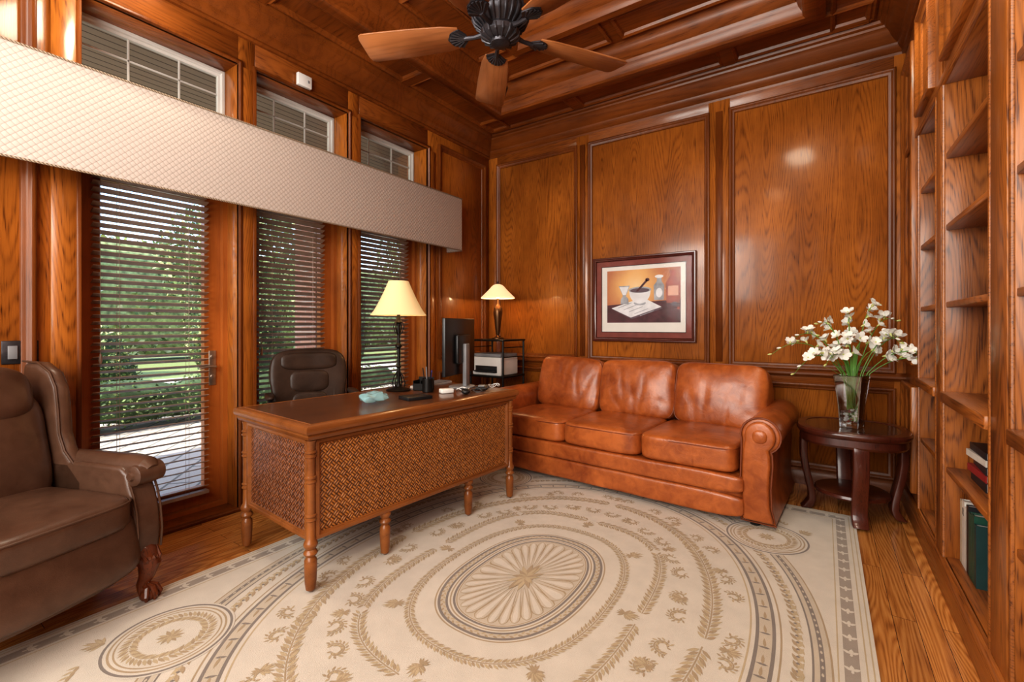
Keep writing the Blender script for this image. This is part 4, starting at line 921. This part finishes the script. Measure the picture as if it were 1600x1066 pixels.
def foliage(name,c,rad,n,ls,mi,label,cat,trunk=None,seed=0,group=None,zmin=-.04,core=None,cs=.82):
    rnd=random.Random(seed); m=MB()
    for i in range(n):
        while True:
            p=Vector((rnd.uniform(-1,1),rnd.uniform(-1,1),rnd.uniform(-1,1)))
            if not((.72 if core is not None else .35)<p.length<1): continue
            q=Vector((p.x*rad[0],p.y*rad[1],p.z*rad[2])); q+=noise.noise_vector(q*1.3)*.25
            if q.z+c[2]>zmin+ls*.6: break
        d=Vector((rnd.uniform(-1,1),rnd.uniform(-1,1),rnd.uniform(-.6,.6))).normalized(); t=d.orthogonal().normalized(); t.rotate(Matrix.Rotation(rnd.uniform(0,6),3,d)); l=ls*rnd.uniform(.6,1.3)
        m.add([tuple(q-d*l*.5),tuple(q+t*l*.28),tuple(q+d*l*.5),tuple(q-t*l*.28)],[(0,1,2,3)],rnd.choice(mi))
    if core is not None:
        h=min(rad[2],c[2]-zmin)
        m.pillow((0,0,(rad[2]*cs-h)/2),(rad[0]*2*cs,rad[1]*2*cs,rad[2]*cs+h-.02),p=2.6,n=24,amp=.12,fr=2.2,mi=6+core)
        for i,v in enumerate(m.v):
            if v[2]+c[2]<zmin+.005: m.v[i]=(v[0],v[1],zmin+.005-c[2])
    if trunk:
        m.tube([(0,0,-c[2]-.09),(trunk*.3,0,-c[2]*.5),(0,trunk*.3,0),(.1,0,rad[2]*.5)],[trunk,trunk*.8,trunk*.6,trunk*.3],10,5)
    return make(name,m,LEAF+[BARK,HDARK,HCORE],loc=c,label=label,category=cat,smooth=False,recalc=False,group=group)
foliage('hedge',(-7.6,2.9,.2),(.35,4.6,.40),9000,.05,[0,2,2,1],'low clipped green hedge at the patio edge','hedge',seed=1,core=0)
for i,(x,y,z,r,n,ls,mi) in enumerate([(-9.1,4.2,.95,(.75,.9,1.2),10000,.06,[0,1,3,2]),(-7.2,8.7,1.35,(.8,1.1,1.5),16000,.06,[0,2,1]),(-9.6,2.0,.55,(.7,.9,.75),7000,.055,[1,3,0,2]),(-8.6,11.6,1.5,(1.0,1.2,1.7),11000,.07,[0,2,1]),(-5.5,5.4,1.2,(.42,.45,1.35),9000,.05,[0,2,1]),(-9.4,6.3,1.4,(.8,.95,1.6),13000,.06,[0,2,1,3])]):
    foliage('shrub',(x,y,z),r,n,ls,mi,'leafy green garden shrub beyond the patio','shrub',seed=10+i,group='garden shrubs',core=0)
for i,(x,y,z,r) in enumerate([(-16.5,.2,3.2,(1.4,2.2,1.9)),(-16.8,8.2,3.4,(1.6,2.8,2.4)),(-16,16.5,3.8,(1.6,3.4,3.0))]):
    foliage('tree',(x,y,z),r,15000,.15,[0,1,3,2],'leafy shade tree across the driveway','tree',.18,seed=30+i,group='shade trees')
foliage('hedge',(-23,8,1.5),(1.0,30,3.3),26000,.28,[1,3,4,0],'tall dense sunlit hedge bordering the far garden','hedge',seed=50,core=1,cs=.95)
# ------------------------------------------------------------------ light
W=bpy.data.worlds.new('World'); SC.world=W; W.use_nodes=True; n=W.node_tree.nodes; sk=n.new('ShaderNodeTexSky'); sk.sky_type='NISHITA'; sk.sun_elevation=R(48); sk.sun_rotation=R(200); sk.sun_disc=False
W.node_tree.links.new(sk.outputs[0],n['Background'].inputs[0]); n['Background'].inputs[1].default_value=.62
l=bpy.data.lights.new('sun','SUN'); l.energy=7.5; l.angle=R(1); l.color=(1,.92,.76); o=bpy.data.objects.new('sun',l); COL.objects.link(o); o.rotation_euler=Vector((.12,.66,-.74)).to_track_quat('-Z','Y').to_euler()
def area(name,loc,to,e,sx,sy,col=(1,.975,.91)):
    l=bpy.data.lights.new(name,'AREA'); l.energy=e; l.shape='RECTANGLE'; l.size=sx; l.size_y=sy; l.color=col
    o=bpy.data.objects.new(name,l); COL.objects.link(o); o.location=loc; d=Vector(to)-Vector(loc); o.rotation_euler=d.to_track_quat('-Z','Y').to_euler()
area('room_fill',(-1.2,-1.22,1.95),(-1.35,3,1.7),180,3.2,2.4)  # unseen area light added behind the camera to fill the room
area('ceiling_fill',(-1.3,-.5,2.5),(-1.5,1.8,4.2),52,2.2,1.0)  # unseen upward area light added to brighten the ceiling
# ------------------------------------------------------------------ camera
cam=bpy.data.cameras.new('camera'); co=bpy.data.objects.new('camera',cam); COL.objects.link(co); co.location=(0,0,1.27); co.rotation_euler=(R(90),0,R(34.31)); cam.sensor_width=36; cam.lens=715/1600*36; cam.shift_y=-23/1600; cam.clip_start=.05
SC.camera=co
SC.view_settings.view_transform='Standard'
try: SC.view_settings.look='Medium High Contrast'
except Exception: pass
